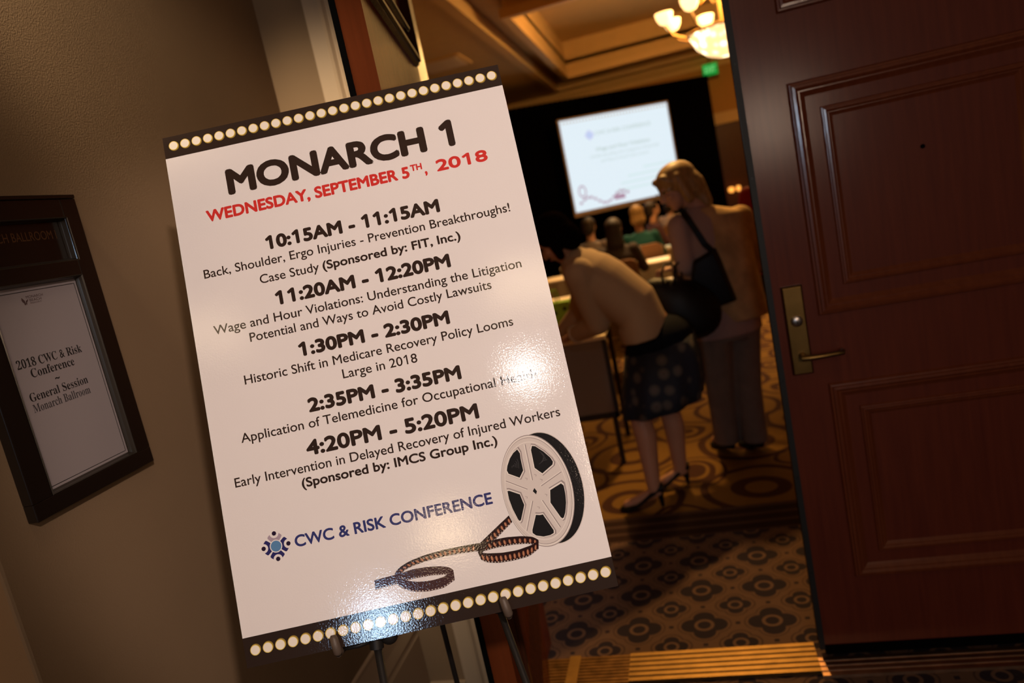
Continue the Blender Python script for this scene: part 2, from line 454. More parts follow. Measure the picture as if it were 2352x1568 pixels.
# groove band above, inner hanging rim, inner coffer
gb = MB().box(ox0, ix0, oy0, oy1, ZC+0.24, ZC+0.30).box(ix1, ox1, oy0, oy1, ZC+0.24, ZC+0.30).box(ix0, ix1, oy0, iy0, ZC+0.24, ZC+0.30).box(ix0, ix1, iy1, oy1, ZC+0.24, ZC+0.30)
frame_rect(gb, ox0, ox1, oy0, oy1, ZC+0.12, ZC+0.30, 0.05)
struct(gb, 'ceiling', BCEIL)
inn = frame_rect(MB(), ix0, ix1, iy0, iy1, ZC-0.0, ZC+0.10, 0.10)
struct(inn, 'trim_4', BMOLD)
ic = frame_rect(MB(), ix0, ix1, iy0, iy1, ZC+0.10, ZC+0.62, 0.06).box(ix0, ix1, iy0, iy1, ZC+0.60, ZC+0.66)
struct(ic, 'ceiling', BCEIL)
be = MB()
for bx in (-0.55, 0.15, 1.1, 2.2, 3.3, 4.4):
    be.box(bx-0.05, bx+0.05, iy0, iy0+1.5, ZC+0.44, ZC+0.60)
be.box(ix0, ix1, iy0+1.5, iy0+1.62, ZC+0.40, ZC+0.60)
struct(be, 'trim_5', BMOLD)
# cornice along the far wall
cor = MB()
prc = [(0, 0), (0, -0.20), (-0.03, -0.20), (-0.05, -0.13), (-0.12, -0.06), (-0.14, 0)]
cor.rings([[(x, YB+dy, ZC+dz) for dy, dz in prc] for x in (-7, 9)])
struct(cor, 'trim_6', BMOLD)
# ceiling air vent
cv = thing('ceiling_vent', (-2.55, 9.7, ZC), 'square pale ceiling air vent above the open left door leaf', 'vent')
MB().box(-2.86, -2.24, 9.35, 10.05, ZC-0.02, ZC).build('frame', BMOLD, cv)
VENT = mat('vent_white', (0.72, 0.60, 0.5), 0.5)
mbv = None
for i in range(6):
    MB().box(-2.80, -2.30, 9.41+i*0.1, 9.47+i*0.1, ZC-0.032, ZC-0.018).build('slat', VENT, cv)

# ------------------------------------------------------------------ brass threshold
th = thing('trim_7', (0.2, 2.18, 0), None, None, kind='structure')
def ribbed(x0, x1, y0, y1, n, h, m_):
    mb = MB(); pts = [(y0, 0)]
    step = (y1-y0)/n
    for i in range(n):
        a = y0+i*step
        pts += [(a+step*0.05, h), (a+step*0.72, h), (a+step*0.78, h*0.25), (a+step*0.97, h*0.25)]
    pts.append((y1, 0))
    mb.rings([[(x, y, z) for y, z in pts] for x in (x0, x1)])
    return mb.build('sill_plate', m_, th)
ribbed(-0.70, -0.395, 2.180, 2.335, 9, 0.008, BRASSD)
ribbed(-0.3948, 0.212, 2.180, 2.338, 6, 0.012, BRASS)
ribbed(0.2125, 1.145, 2.160, 2.258, 4, 0.009, BRASSP)
MB().box(-0.612, -0.572, 2.176, 2.338, 0.008, 0.0105).build('sill_strip', BRASS, th)

# ================================================================== RIGHT DOOR LEAF (closed)
def molding_frame(mb, x0, x1, z0, z1, y, w_, h_, sgn=-1):
    """picture-frame molding: profile w_ wide, h_ proud of the plane y (towards sgn)"""
    prof = [(0, 0), (0.10, 0.55), (0.22, 0.60), (0.26, 0.95), (0.42, 1.0), (0.60, 0.62), (0.68, 0.62), (0.86, 0.25), (1.0, 0.0)]
    rg = []
    for cx, cz, sx, sz in ((x0, z0, 1, 1), (x1, z0, -1, 1), (x1, z1, -1, -1), (x0, z1, 1, -1)):
        rg.append([(cx+sx*a*w_, y+sgn*b_*h_, cz+sz*a*w_) for a, b_ in prof])
    rg.append(rg[0])
    n = len(prof); vs = [p for r in rg for p in r]; fs = []
    for i in range(4):
        for j in range(n-1):
            fs.append((i*n+j, i*n+j+1, (i+1)*n+j+1, (i+1)*n+j))
    mb.add(vs, fs)
    return mb
YD = 2.262
d1 = thing('door_1', (1.14, YD, 0), None, None, kind='structure')
MB().box(0.241, 1.140, YD, YD+0.052, 0.046, 2.44).build('leaf_slab', WOOD, d1)
for (x0, x1, z0, z1, w_, h_) in ((0.357, 1.024, 1.112, 1.775, 0.044, 0.018), (0.357, 1.024, 0.275, 0.905, 0.044, 0.018), (0.357, 1.024, 1.962, 2.33, 0.044, 0.018)):
    molding_frame(MB(), x0, x1, z0, z1, YD, w_, h_).build('outer_molding', WOODM, d1)
    molding_frame(MB(), x0+0.078, x1-0.078, z0+0.080, z1-0.080, YD, 0.030, 0.012).build('inner_molding', WOODM, d1)
MB().lathe((0.681, YD+0.001, 1.532), [(0.005, 0), (0.0062, 0.001), (0.0062, 0.003)], 12, axis=(0, -1, 0)).build('peephole', SEAL, d1)
MB().box(0.2242, 0.2408, YD-0.001, YD+0.012, 0.030, 2.44).build('astragal_strip', STRIP, d1)
MB().box(0.2262, 0.2408, YD+0.0125, YD+0.052, 0.030, 2.44).build('astragal_seal', SEAL, d1)
for z in (0.30, 0.62, 0.93, 1.24, 1.54, 1.86, 2.16):
    MB().lathe((0.2325, YD-0.001, z), [(0.0032, 0), (0.0028, 0.0012), (0.0, 0.0014)], 10, axis=(0, -1, 0)).build('screw', BLACKM, d1)
MB().box(0.241, 1.140, YD-0.004, YD+0.050, 0.014, 0.0455).build('door_sweep', SEAL, d1)
# lever lock
lk = MB()
pc = [(0.2640, 0.946), (0.3225, 0.946), (0.3225, 1.214), (0.2640, 1.214)]
lk.rings([[(x, YD, z) for x, z in pc], [(x, YD-0.010, z) for x, z in pc], [(x+(0.004 if x < 0.3 else -0.004), YD-0.017, z+(0.004 if z < 1 else -0.004)) for x, z in pc]])
plate = lk.build('lock_plate', BRASS, d1, bevel=0.0012)
NICK = mat('nickel_cylinder', (0.42, 0.36, 0.32), 0.3, 1.0)
MB().lathe((0.2945, YD-0.017, 1.110), [(0.017, 0), (0.016, 0.006), (0.012, 0.008), (0.011, 0.0085), (0.0, 0.0085)], 24, axis=(0, -1, 0)).build('key_cylinder', NICK, plate, smooth=True, angle=40)
MB().box(0.2935, 0.2955, YD-0.0262, YD-0.0250, 1.102, 1.111).build('keyhole', SEAL, plate)
lv = MB().tube([(0.296, YD-0.017, 1.004), (0.296, YD-0.045, 1.004)], [0.011, 0.009], 14)
lv.tube([(0.290, YD-0.050, 1.004), (0.310, YD-0.054, 1.004), (0.340, YD-0.055, 1.004), (0.385, YD-0.054, 1.005), (0.402, YD-0.051, 1.005), (0.405, YD-0.035, 1.005), (0.405, YD-0.022, 1.005)], [0.0085, 0.009, 0.0078, 0.0072, 0.0072, 0.0070, 0.006], 12)
lv.build('lever_handle', BRASS, d1, smooth=True, angle=50)

# ================================================================== LEFT DOOR LEAF (swung out into the hall, seen nearly edge-on)
d2 = bpy.data.objects.new('door_2', None); COL.objects.link(d2); d2['kind'] = 'structure'
# frame of the leaf: local x from hinge to free edge, local y out of the visible (right-hand) face, z up
hinge = np.array([-0.692, 2.325]); free = np.array([-0.511, 1.436])
dx = free-hinge; Lf = float(np.linalg.norm(dx)); dx /= Lf; nrm = np.array([-dx[1], dx[0]])   # points to +x side
if nrm[0] < 0: nrm = -nrm
d2.matrix_world = Matrix(((dx[0], nrm[0], 0, hinge[0]), (dx[1], nrm[1], 0, hinge[1]), (0, 0, 1, 0), (0, 0, 0, 1)))
Lf = 0.907
T = 0.050
MB().box(0, Lf, -T, 0, 0.012, 2.44).build('leaf_slab', LEAF, d2, local=True)
for (x0, x1, z0, z1) in ((0.050, Lf-0.10, 2.077, 2.38), (0.050, Lf-0.10, 1.13, 1.83), (0.050, Lf-0.10, 0.275, 0.905)):
    m1 = molding_frame(MB(), x0, x1, z0, z1, 0.0, 0.044, 0.020, 1); m1.build('outer_molding', LEAFM, d2, local=True)
    m1 = molding_frame(MB(), x0+0.078, x1-0.078, z0+0.08, z1-0.08, 0.0, 0.030, 0.013, 1); m1.build('inner_molding', LEAFM, d2, local=True)
MB().box(Lf+0.0005, Lf+0.004, -T-0.012, -T+0.0005, 0.012, 2.44).build('edge_seal', SEAL, d2, local=True)

# ================================================================== FRAMED SIGN on the left wall
sg = thing('wall_sign', (XL, 1.09, 1.25), 'black framed wall sign holding a printed conference notice', 'sign')
y_r, y_l = 1.2335, 0.9465
zt, zb = 1.782, 1.2485
D0 = 0.022
def srect(mb, ya, yb, za, zb_, xa, xb): return mb.box(XL+xa, XL+xb, ya, yb, za, zb_)
pap = (0.9945, 1.190, 1.285, 1.6335)      # y0,y1,z0,z1 of the paper opening
top = (0.9745, 1.1955, 1.672, 1.742)
fr = MB()
srect(fr, y_l, y_r, zb, pap[2]-0.006, 0.0005, D0); srect(fr, y_l, pap[0]-0.006, pap[2]-0.006, zt, 0.0005, D0); srect(fr, pap[1]+0.006, y_r, pap[2]-0.006, zt, 0.0005, D0)
srect(fr, pap[0]-0.006, pap[1]+0.006, pap[3]+0.004, top[2]-0.004, 0.0005, D0); srect(fr, pap[0]-0.006, pap[1]+0.006, top[3]+0.004, zt, 0.0005, D0)
srect(fr, y_l-0.004, y_r-0.003, zt, zt+0.007, 0.0005, D0+0.004)
fr.build('frame', FRAMEM, sg, bevel=0.0015)
srect(MB(), pap[0]-0.006, pap[1]+0.006, pap[2]-0.006, top[3]+0.004, 0.0005, 0.006).build('backing', FRAMEM, sg)
LIPM = mat('frame_inner_lip', (0.055, 0.045, 0.035), 0.28, 0.5)
for (a0, a1, b0, b1) in (pap, top):
    lp = MB(); prf = [(0.006, 0.022), (0.0045, 0.0235), (0.003, 0.021), (0.0022, 0.015), (0.0, 0.009)]
    rg = []
    for cy, cz, sy, sz in ((a0, b0, -1, -1), (a1, b0, 1, -1), (a1, b1, 1, 1), (a0, b1, -1, 1)):
        rg.append([(XL+h, cy+sy*o_, cz+sz*o_) for o_, h in prf])
    rg.append(rg[0]); n = len(prf); vs = [p for r in rg for p in r]
    lp.add(vs, [(i*n+j, i*n+j+1, (i+1)*n+j+1, (i+1)*n+j) for i in range(4) for j in range(n-1)]).build('inner_lip', LIPM, sg)
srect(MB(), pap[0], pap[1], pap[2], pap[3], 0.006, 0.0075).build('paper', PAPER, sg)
spl = lambda x, y, z: (XL+0.0079+z, x, y)
bo = MB(); e = 0.0045; t_ = 0.0011
a0, a1, b0, b1 = pap[0]+e, pap[1]-e, pap[2]+e, pap[3]-e-0.003
for (p, q, r_, s_) in ((a0, a1, b0, b0+t_), (a0, a1, b1-t_, b1), (a0, a0+t_, b0, b1), (a1-t_, a1, b0, b1)):
    bo.box(XL+0.0075, XL+0.0078, p, q, r_, s_)
bo.build('border_line', INK, sg)
yc = 1.0905
tx = MB()
text_into(tx, serif('2018 CWC & Risk'), 1.0126, 1.1553, 1.4980, 0.0148, spl, ref=serif('H'))
text_into(tx, serif('Conference'), 1.0343, 1.1301, 1.4788, 0.0148, spl, ref=serif('H'))
text_into(tx, '~', 1.0790, 1.0890, 1.4600, 0.0140, spl, weight=0.0003)
text_into(tx, serif('General Session'), 1.0172, 1.1475, 1.4395, 0.0145, spl, ref=serif('H'))
tx.build('printed_text', INK, sg, kind='flat')
tx = MB(); text_into(tx, serif('Monarch Ballroom'), 1.0173, 1.1460, 1.4200, 0.0142, spl, ref=serif('H'))
tx.build('printed_text', mat('thin_ink', (0.05, 0.045, 0.05), 0.6), sg, kind='flat')
LOGOB = mat('brown_ink', (0.07, 0.04, 0.04), 0.6)
tx = MB()
for s_, xx0, xx1, zz in (('MONARCH', 1.0725, 1.1084, 1.6130), ('BEACH', 1.0782, 1.1032, 1.6070), ('RESORT', 1.0782, 1.1023, 1.6030)):
    text_into(tx, s_, xx0, xx1, zz, 0.0046 if s_ != 'RESORT' else 0.0022, spl)
def wing(pts): tx.add([spl(1.0690+a*0.0075, 1.6085+b_*0.0075, 0) for a, b_ in pts], [tuple(range(len(pts)))])
wing([(0, -0.5), (-0.15, 0.2), (-0.75, 0.95), (-0.95, 0.4), (-0.8, -0.1), (-0.5, -0.35)])
wing([(0, -0.5), (0.15, 0.1), (0.55, 0.25), (0.9, 0.5), (0.7, 0.05), (0.35, -0.35)])
wing([(0, -0.45), (-0.5, -0.4), (-0.45, -0.75), (-0.15, -0.9)])
wing([(0, -0.45), (0.35, -0.4), (0.25, -0.75), (0.08, -0.85)])
tx.build('printed_emblem', LOGOB, sg, kind='flat')
tx = MB(); text_into(tx, 'MONARCH BALLROOM I', 0.990, 1.1802, 1.7115, 0.0158, lambda x, y, z: (XL+0.0065+z, x, y), weight=0.00012)
tx.build('gilt_letters', GILT, sg, kind='flat')

# ================================================================== POSTER
P0 = np.array([-0.515, 1.142, 1.405]); P0 = EYE+np.array([-0.51457182, 1.14193111, -0.17534503])
a_, b_l, g_ = math.radians(14.04544856), math.radians(17.47268808), math.radians(0.51138729)
_r = np.array([math.cos(a_), math.sin(a_), 0]); _n = np.cross(_r, [0, 0, 1.0]); _u = np.array([0, 0, 1.0])*math.cos(b_l)-_n*math.sin(b_l)
PR = _r*math.cos(g_)+_u*math.sin(g_); PU = -_r*math.sin(g_)+_u*math.cos(g_); PN = np.cross(PR, PU)
def puv(x, y):
    d = ray(x, y); q = EYE+d*(((P0-EYE)@PN)/(d@PN))-P0; return float(q@PR), float(q@PU)
ps = bpy.data.objects.new('poster_board', None); COL.objects.link(ps)
ps.matrix_world = Matrix(((PR[0], PU[0], PN[0], P0[0]), (PR[1], PU[1], PN[1], P0[1]), (PR[2], PU[2], PN[2], P0[2]), (0, 0, 0, 1)))
tag(ps, 'large glossy white foam board poster headed MONARCH 1 standing on a black easel', 'poster')
def gloss(name, color, var=0.0):
    return mat('print_'+name, color, 0.5, coat=1.0, coat_rough=0.055, bump=1.0, bscale=330, spec=0.04, bdist=0.00010)
PW = gloss('white', (0.80, 0.765, 0.775)); PD = gloss('dark_brown', (0.028, 0.017, 0.013)); PT = gloss('text_brown', (0.030, 0.017, 0.013)); PRED = gloss('red', (0.62, 0.035, 0.03))
PNAVY = gloss('navy', (0.030, 0.035, 0.16)); PY = gloss('yellow', (0.78, 0.60, 0.14)); PG = gloss('dark_gold', (0.30, 0.20, 0.04)); PC = gloss('cream', (0.88, 0.82, 0.74))
PEDGE = mat('foam_core_edge', (0.5, 0.5, 0.52), 0.4, coat=0.5)
HW, HH = 0.3048, 0.4572
MB().box(-HW, HW, -HH, HH, -0.005, -0.0002).build('foam_core', PEDGE, ps, local=True)
def flat(mb, pts, z, mi=0): mb.add([(x, y, z) for x, y in pts], [tuple(range(len(pts)))], mi)
def rect(mb, x0, x1, y0, y1, z, mi=0): flat(mb, [(x0, y0), (x1, y0), (x1, y1), (x0, y1)], z, mi)
vt, vb = 0.4175, -0.4105
m_ = MB(); rect(m_, -HW, HW, vb, vt, 0.0); m_.build('printed_face', PW, ps, local=True, kind='flat')
def disc(mb, cx, cy, r, z, mi=0, n=28): flat(mb, [(cx+r*math.cos(2*PI*k/n), cy+r*math.sin(2*PI*k/n)) for k in range(n)], z, mi)
for (y0, y1, vc, sg_) in ((vt, HH, 0.4395, -1), (-HH, vb, -0.4322, 1)):
    m_ = MB(); rect(m_, -HW, HW, y0, y1, 0.0)
    for i in range(29):
        u = -0.2873+0.0206*i
        disc(m_, u+0.0012, vc+sg_*0.0012, 0.0086, 0.00003, 1); disc(m_, u, vc, 0.0083, 0.00006, 2); disc(m_, u, vc, 0.0072, 0.00009, 3)
    m_.build('bulb_border', [PD, PG, PY, PC], ps, local=True, kind='flat')
pl = lambda x, y, z: (x, y, 0.00006+z)
def line(body, u0, u1, v, cap, m__=PT, weight=0.0, nm='printed_line'):
    m_ = MB(); text_into(m_, one(body), u0, u1, v, cap, pl, weight or 0.0002, nd=8 if weight else 6); return m_.build(nm, m__, ps, local=True, kind='flat')
line('MONARCH 1', -0.2055, 0.2020, 0.3270, 0.0475, weight=0.0031)
CAPL = 0.0156
m_ = MB()
text_into(m_, 'WEDNESDAY, SEPTEMBER 5', -0.2505, 0.1120, 0.2870, 0.0212, pl, 0.00115)
text_into(m_, 'TH', 0.1150, 0.1355, 0.2975, 0.0118, pl, 0.0006)
text_into(m_, ',', 0.1385, 0.1432, 0.2870, 0.0212, pl, 0.00115)
text_into(m_, one('2018'), 0.1600, 0.2515, 0.2870, 0.0212, pl, 0.00115)
m_.build('printed_line', PRED, ps, local=True, kind='flat')
line('10:15AM - 11:15AM', -0.1570, 0.1510, 0.2150, 0.0242, weight=0.0016)
line('Back, Shoulder, Ergo Injuries - Prevention Breakthroughs!', -0.2712, 0.2694, 0.1888, CAPL)
line('Case Study', -0.1775, -0.0735, 0.1588, CAPL)
line('(Sponsored by: FIT, Inc.)', -0.0672, 0.1755, 0.1588, CAPL, weight=0.0006)
line('11:20AM - 12:20PM', -0.1570, 0.1495, 0.1153, 0.0242, weight=0.0016)
line('Wage and Hour Violations: Understanding the Litigation', -0.2700, 0.2673, 0.0882, CAPL)
line('Potential and Ways to Avoid Costly Lawsuits', -0.2114, 0.2094, 0.0630, CAPL)
line('1:30PM - 2:30PM', -0.1335, 0.1281, 0.0193, 0.0238, weight=0.0016)
line('Historic Shift in Medicare Recovery Policy Looms', -0.2325, 0.2319, -0.0068, CAPL)
line('Large in 2018', -0.0677, 0.0609, -0.0328, CAPL)
line('2:35PM - 3:35PM', -0.1344, 0.1280, -0.0766, 0.0240, weight=0.0016)
line('Application of Telemedicine for Occupational Health', -0.2544, 0.2512, -0.1020, CAPL)
line('4:20PM - 5:20PM', -0.1501, 0.1432, -0.1470, 0.0256, weight=0.0015)
line('Early Intervention in Delayed Recovery of Injured Workers', -0.2766, 0.2753, -0.1722, CAPL)
line('(Sponsored by: IMCS Group Inc.)', -0.1674, 0.1635, -0.1964, CAPL, weight=0.0006)
line('CWC & RISK CONFERENCE', -0.1952, 0.1355, -0.2880, 0.0190, PNAVY, 0.0007)
# emblem
def emblem(mb, cx, cy, D, zf, mi=(0, 1, 2, 3)):
    """mi: pale, dark, disc, dots"""
    arm = [(-0.319, 0.384), (-0.536, 0.647), (-0.566, 0.70), (-0.566, 0.765), (-0.52, 0.83), (-0.356, 0.972)]
    arc = [(0.36*math.cos(q), 1+0.36*math.sin(q)) for q in [math.radians(t) for t in range(184, 357, 12)]]
    inner = [(0.5*math.sin(q), 0.5*math.cos(q)) for q in [math.radians(t) for t in (39, 26, 13, 0, -13, -26, -39)]]
    poly = arm+arc+[(-x, y) for x, y in reversed(arm)]+inner
    for k in range(4):
        c_, s_ = math.cos(k*PI/2), math.sin(k*PI/2)
        mb.add([zf(cx+D*(x*c_-y*s_), cy+D*(x*s_+y*c_), 0) for x, y in poly], [tuple(range(len(poly)))], mi[0] if k == 0 else mi[1])
        dx_, dy_ = -s_, c_
        mb.add([zf(cx+D*dx_+D*0.175*math.cos(q), cy+D*dy_+D*0.175*math.sin(q), 2e-5) for q in [2*PI*j/20 for j in range(20)]], [tuple(range(20))], mi[3])
    mb.add([zf(cx+D*0.425*math.cos(q), cy+D*0.425*math.sin(q), 2e-5) for q in [2*PI*j/28 for j in range(28)]], [tuple(range(28))], mi[2])
m_ = MB(); emblem(m_, -0.2265, -0.2790, 0.0207, pl)
m_.build('printed_emblem', [gloss('pale_mauve', (0.40, 0.32, 0.40)), gloss('deep_navy', (0.025, 0.022, 0.13)), gloss('sky_blue', (0.10, 0.24, 0.46)), gloss('near_black', (0.02, 0.008, 0.03))], ps, local=True, kind='flat')
# film reel artwork
R0 = gloss('silver', (0.66, 0.60, 0.58)); R1 = gloss('silver_shade', (0.33, 0.28, 0.28)); R2 = gloss('reel_black', (0.012, 0.011, 0.012)); R3 = gloss('silver_light', (0.78, 0.73, 0.70))
R4 = gloss('film_grey', (0.055, 0.052, 0.056)); R5 = gloss('reel_tape', (0.055, 0.045, 0.035))
zz = lambda x, y: puv(1130+x/5.226, 970+y/5.226)
def ell(mb, cx, cy, s, z, mi, n=64, sx=1.0):
    flat(mb, [zz(cx+s*441*math.cos(q)*sx, cy+s*(160*math.cos(q)+652*math.sin(q))) for q in [-2*PI*k/n for k in range(n)]], z, mi)
m_ = MB(); z = 0.00004
ell(m_, 676, 784, 1.0, z, 0); ell(m_, 672, 785, 0.988, z+1e-5, 2)
for k in range(9):
    ell(m_, 550+14*k, 819-4*k, 0.985, z+2e-5+k*1e-6, 2)
z += 4e-5
ell(m_, 550, 819, 1.0, z, 1); ell(m_, 549, 819, 0.985, z+1e-5, 3); ell(m_, 545, 819, 0.955, z+2e-5, 1); ell(m_, 543, 819, 0.945, z+3e-5, 0)
ell(m_, 540, 819, 0.88, z+4e-5, 3); ell(m_, 540, 819, 0.865, z+5e-5, 0)
z += 6e-5
cuts = [[(303, 322), (335, 370), (345, 440), (375, 575), (332, 662), (200, 615), (178, 575), (185, 520), (215, 430), (255, 365)],
        [(480, 280), (520, 285), (620, 350), (700, 420), (732, 470), (725, 505), (605, 610), (512, 545), (468, 330)],
        [(828, 730), (860, 755), (880, 850), (890, 960), (880, 1080), (862, 1140), (845, 1150), (825, 1135), (702, 960), (698, 810)],
        [(527, 1108), (570, 1110), (612, 1103), (740, 1290), (742, 1325), (700, 1350), (620, 1368), (530, 1355), (488, 1325), (485, 1290)],
        [(185, 822), (210, 820), (335, 862), (388, 990), (350, 1165), (335, 1183), (315, 1165), (250, 1040), (205, 920)]]
for ci, cu in enumerate(cuts):
    c0 = np.mean(cu, axis=0)
    flat(m_, [zz(*(c0+(np.array(p)-c0)*1.17+np.array([8, -4]))) for p in cu], z, 1)
    flat(m_, [zz(*(c0+(np.array(p)-c0)*1.10)) for p in cu], z+1e-5, 3)
    flat(m_, [zz(*p) for p in cu], z+2e-5, 2)
    if ci < 2:
        for k in range(5):
            f_ = 0.25+0.13*k; a0 = np.array(cu[0 if ci else 2])
            p_ = [c0+(np.array(q)-c0)*0.82 for q in ((cu[2], cu[3], cu[4]) if ci == 0 else (cu[2], cu[3], cu[6]))]
            p1 = np.array(cu[7])*(1-f_)+np.array(cu[3])*f_; p2 = np.array(cu[5])*(1-f_)+np.array(cu[1])*f_
            mdp = (p1+p2)/2+(np.array([6, -20]))
            for pa, pb in ((p1, mdp), (mdp, p2)):
                pa = c0+(pa-c0)*0.85; pb = c0+(pb-c0)*0.85
                t = (pb-pa)/np.linalg.norm(pb-pa); nn = np.array([-t[1], t[0]])*3
                flat(m_, [zz(*(pa-nn)), zz(*(pb-nn)), zz(*(pb+nn)), zz(*(pa+nn))], z+3e-5, 4)
def stroke(mb, p, q, wd_, z, mi, f=zz):
    p, q = np.array(p, float), np.array(q, float); t = (q-p)/np.linalg.norm(q-p); nn = np.array([-t[1], t[0]])*wd_/2
    flat(mb, [f(*(p-nn)), f(*(q-nn)), f(*(q+nn)), f(*(p+nn))], z, mi)
for p, q in (((398, 262), (487, 692)), ((590, 762), (832, 592)), ((165, 700), (425, 800)), ((605, 930), (825, 1255)), ((490, 940), (420, 1300))):
    stroke(m_, (p[0]-6, p[1]), (q[0]-6, q[1]), 26, z, 3); stroke(m_, p, q, 11, z+1e-5, 1)
flat(m_, [zz(*p) for p in ((508, 785), (540, 825), (530, 862), (490, 825))], z, 2)
for cx, cy in ((410, 675), (518, 632), (590, 688), (412, 897), (648, 868), (558, 1020)):
    stroke(m_, (cx-14, cy-10), (cx+14, cy-4), 5, z, 1); stroke(m_, (cx+14, cy-4), (cx+8, cy+16), 5, z, 1)
m_.build('film_reel_print', [R0, R1, R2, R3, R4, R5], ps, local=True, kind='flat')
# film strips
yy = lambda x, y: puv(850+x/5.6, 1160+y/5.6)
FB = gloss('film_brown', (0.022, 0.008, 0.008)); FO = gloss('film_orange', (0.50, 0.24, 0.13)); FP = gloss('film_plum', (0.060, 0.026, 0.028)); FW = gloss('film_hole', (0.62, 0.52, 0.47)); FR = gloss('film_red', (0.16, 0.045, 0.03))
def resample(pts, n):
    pts = np.array(pts, float); s = np.r_[0, np.cumsum(np.linalg.norm(np.diff(pts, axis=0), axis=1))]
    # smooth (catmull-like) by cubic-free interpolation
    t = np.linspace(0, s[-1], n); a = np.stack([np.interp(t, s, pts[:, 0]), np.interp(t, s, pts[:, 1])], 1)
    for _ in range(3):
        a[1:-1] = (a[:-2]+2*a[1:-1]+a[2:])/4
    return a
m_ = MB(); z = 0.00030
def film(mb, top_, bot_, z, base, frames=None, n=40):
    A, B_ = resample(top_, n), resample(bot_, n)
    for i in range(n-1):
        flat(mb, [yy(*B_[i]), yy(*B_[i+1]), yy(*A[i+1]), yy(*A[i])], z, base)
    # perforations along the lower edge
    for i in range(1, n-2, 2):
        q = [A[i]*0.04+B_[i]*0.96, A[i+1]*0.04+B_[i+1]*0.96, A[i+1]*0.13+B_[i+1]*0.87, A[i]*0.13+B_[i]*0.87]
        flat(mb, [yy(*p) for p in q], z+1e-5, 3)
    if frames:
        ts = np.linspace(0.06, 0.94, frames)
        for t in ts:
            k = t*(n-1); i = min(int(k), n-2); f_ = k-i
            a = A[i]*(1-f_)+A[i+1]*f_; b2 = B_[i]*(1-f_)+B_[i+1]*f_; tang = (A[i+1]-A[i]); tang = tang/(np.linalg.norm(tang)+1e-9)
            c = a*0.44+b2*0.56; h = (b2-a)*0.27
            wd_ = 15
            flat(mb, [yy(*(c+tang*(wd_+5)*math.cos(q)+h*1.15*math.sin(q))) for q in [2*PI*j/10 for j in range(10)]], z+1.2e-5, 4)
            flat(mb, [yy(*(c-tang*2+tang*wd_*0.72*math.cos(q)+h*math.sin(q))) for q in [2*PI*j/10 for j in range(10)]], z+2e-5, 1)
film(m_, [(1400, 485), (1200, 520), (950, 570), (700, 640), (500, 720), (360, 810), (320, 880)], [(1390, 590), (1150, 620), (900, 670), (700, 725), (550, 780), (430, 840), (390, 900)], z, 0, 17)
film(m_, [(1420, 480), (1600, 305), (1785, 130)], [(1480, 590), (1650, 400), (1830, 215)], z+3e-5, 0, 8, 26)
film(m_, [(1400, 500), (1560, 450), (1750, 410), (1950, 395), (2100, 405), (2165, 445)], [(1460, 590), (1650, 540), (1850, 505), (2000, 493), (2080, 500), (2165, 520)], z+6e-5, 0, 11)
film(m_, [(1385, 600), (1500, 618), (1700, 610), (1900, 575), (2080, 510), (2168, 450)], [(1430, 700), (1500, 735), (1650, 742), (1850, 710), (2050, 655), (2168, 560)], z+9e-5, 0, 13)
film(m_, [(380, 880), (550, 820), (750, 790), (900, 782), (1020, 795), (1068, 830)], [(450, 970), (600, 935), (800, 900), (950, 890), (1000, 890), (1060, 862)], z+3e-5, 2)
film(m_, [(325, 900), (480, 970), (620, 985), (800, 965), (950, 920), (1072, 830)], [(340, 1010), (420, 1070), (560, 1112), (750, 1108), (950, 1062), (1090, 960)], z+6e-5, 2)
film(m_, [(55, 965), (180, 930), (325, 893)], [(70, 1085), (200, 1052), (335, 1015)], z+3e-5, 2, None, 16)
flat(m_, [yy(*p) for p in ((1385, 500), (1425, 478), (1500, 470), (1490, 560), (1440, 612), (1392, 600))], z+1.4e-4, 0)
flat(m_, [yy(*p) for p in ((318, 880), (345, 835), (395, 838), (420, 880), (400, 960), (345, 960), (322, 920))], z+1.4e-4, 2)
m_.build('film_strip_print', [FB, FO, FP, FW, FR], ps, local=True, kind='flat')

# ================================================================== EASEL
ez = bpy.data.objects.new('display_easel', None); COL.objects.link(ez)
ez.matrix_world = ps.matrix_world.copy()
# drop the easel's origin to its foot height is not needed: parts are laid out in the board's frame
tag(ez, 'black metal tripod easel carrying the white poster board', 'easel')
def bl(u, v, n=0.0): return (u, v, n)
def floor_v(u, n):
    # v for which the point (u, v, n) lies on the floor
    return -(P0[2]+u*PR[2]+n*PN[2]-0.004)/PU[2]
EB = mat('easel_black', (0.016, 0.014, 0.013), 0.45, 0.3)
apex = (0.0, 0.30, -0.028)
vl = floor_v(-0.16, -0.028)
MB().tube([(-0.060, 0.27, -0.022), (-0.0985, -0.462, -0.022)], 0.0085, 12).build('front_leg', EB, ez, local=True, smooth=True)
MB().tube([(-0.0983, -0.456, -0.022), (-0.100, -0.475, -0.022)], 0.0118, 14).build('leg_clamp', EB, ez, local=True, smooth=True, angle=40)
MB().tube([(-0.0985, -0.462, -0.022), (-0.1015, floor_v(-0.10, -0.022), -0.022)], 0.0070, 12).build('lower_leg', EB, ez, local=True, smooth=True)
rv = floor_v(0.27, -0.028)
sl = (0.126-0.109)/(-0.568+0.466)
MB().tube([(0.045, 0.27, -0.024), (0.1075, -0.462, -0.024)], 0.0075, 12).build('front_leg', EB, ez, local=True, smooth=True)
MB().tube([(0.1075, -0.45, -0.024), (0.1075+(rv+0.45)*sl*0.9, rv, -0.024)], 0.0058, 12).build('lower_leg', EB, ez, local=True, smooth=True)
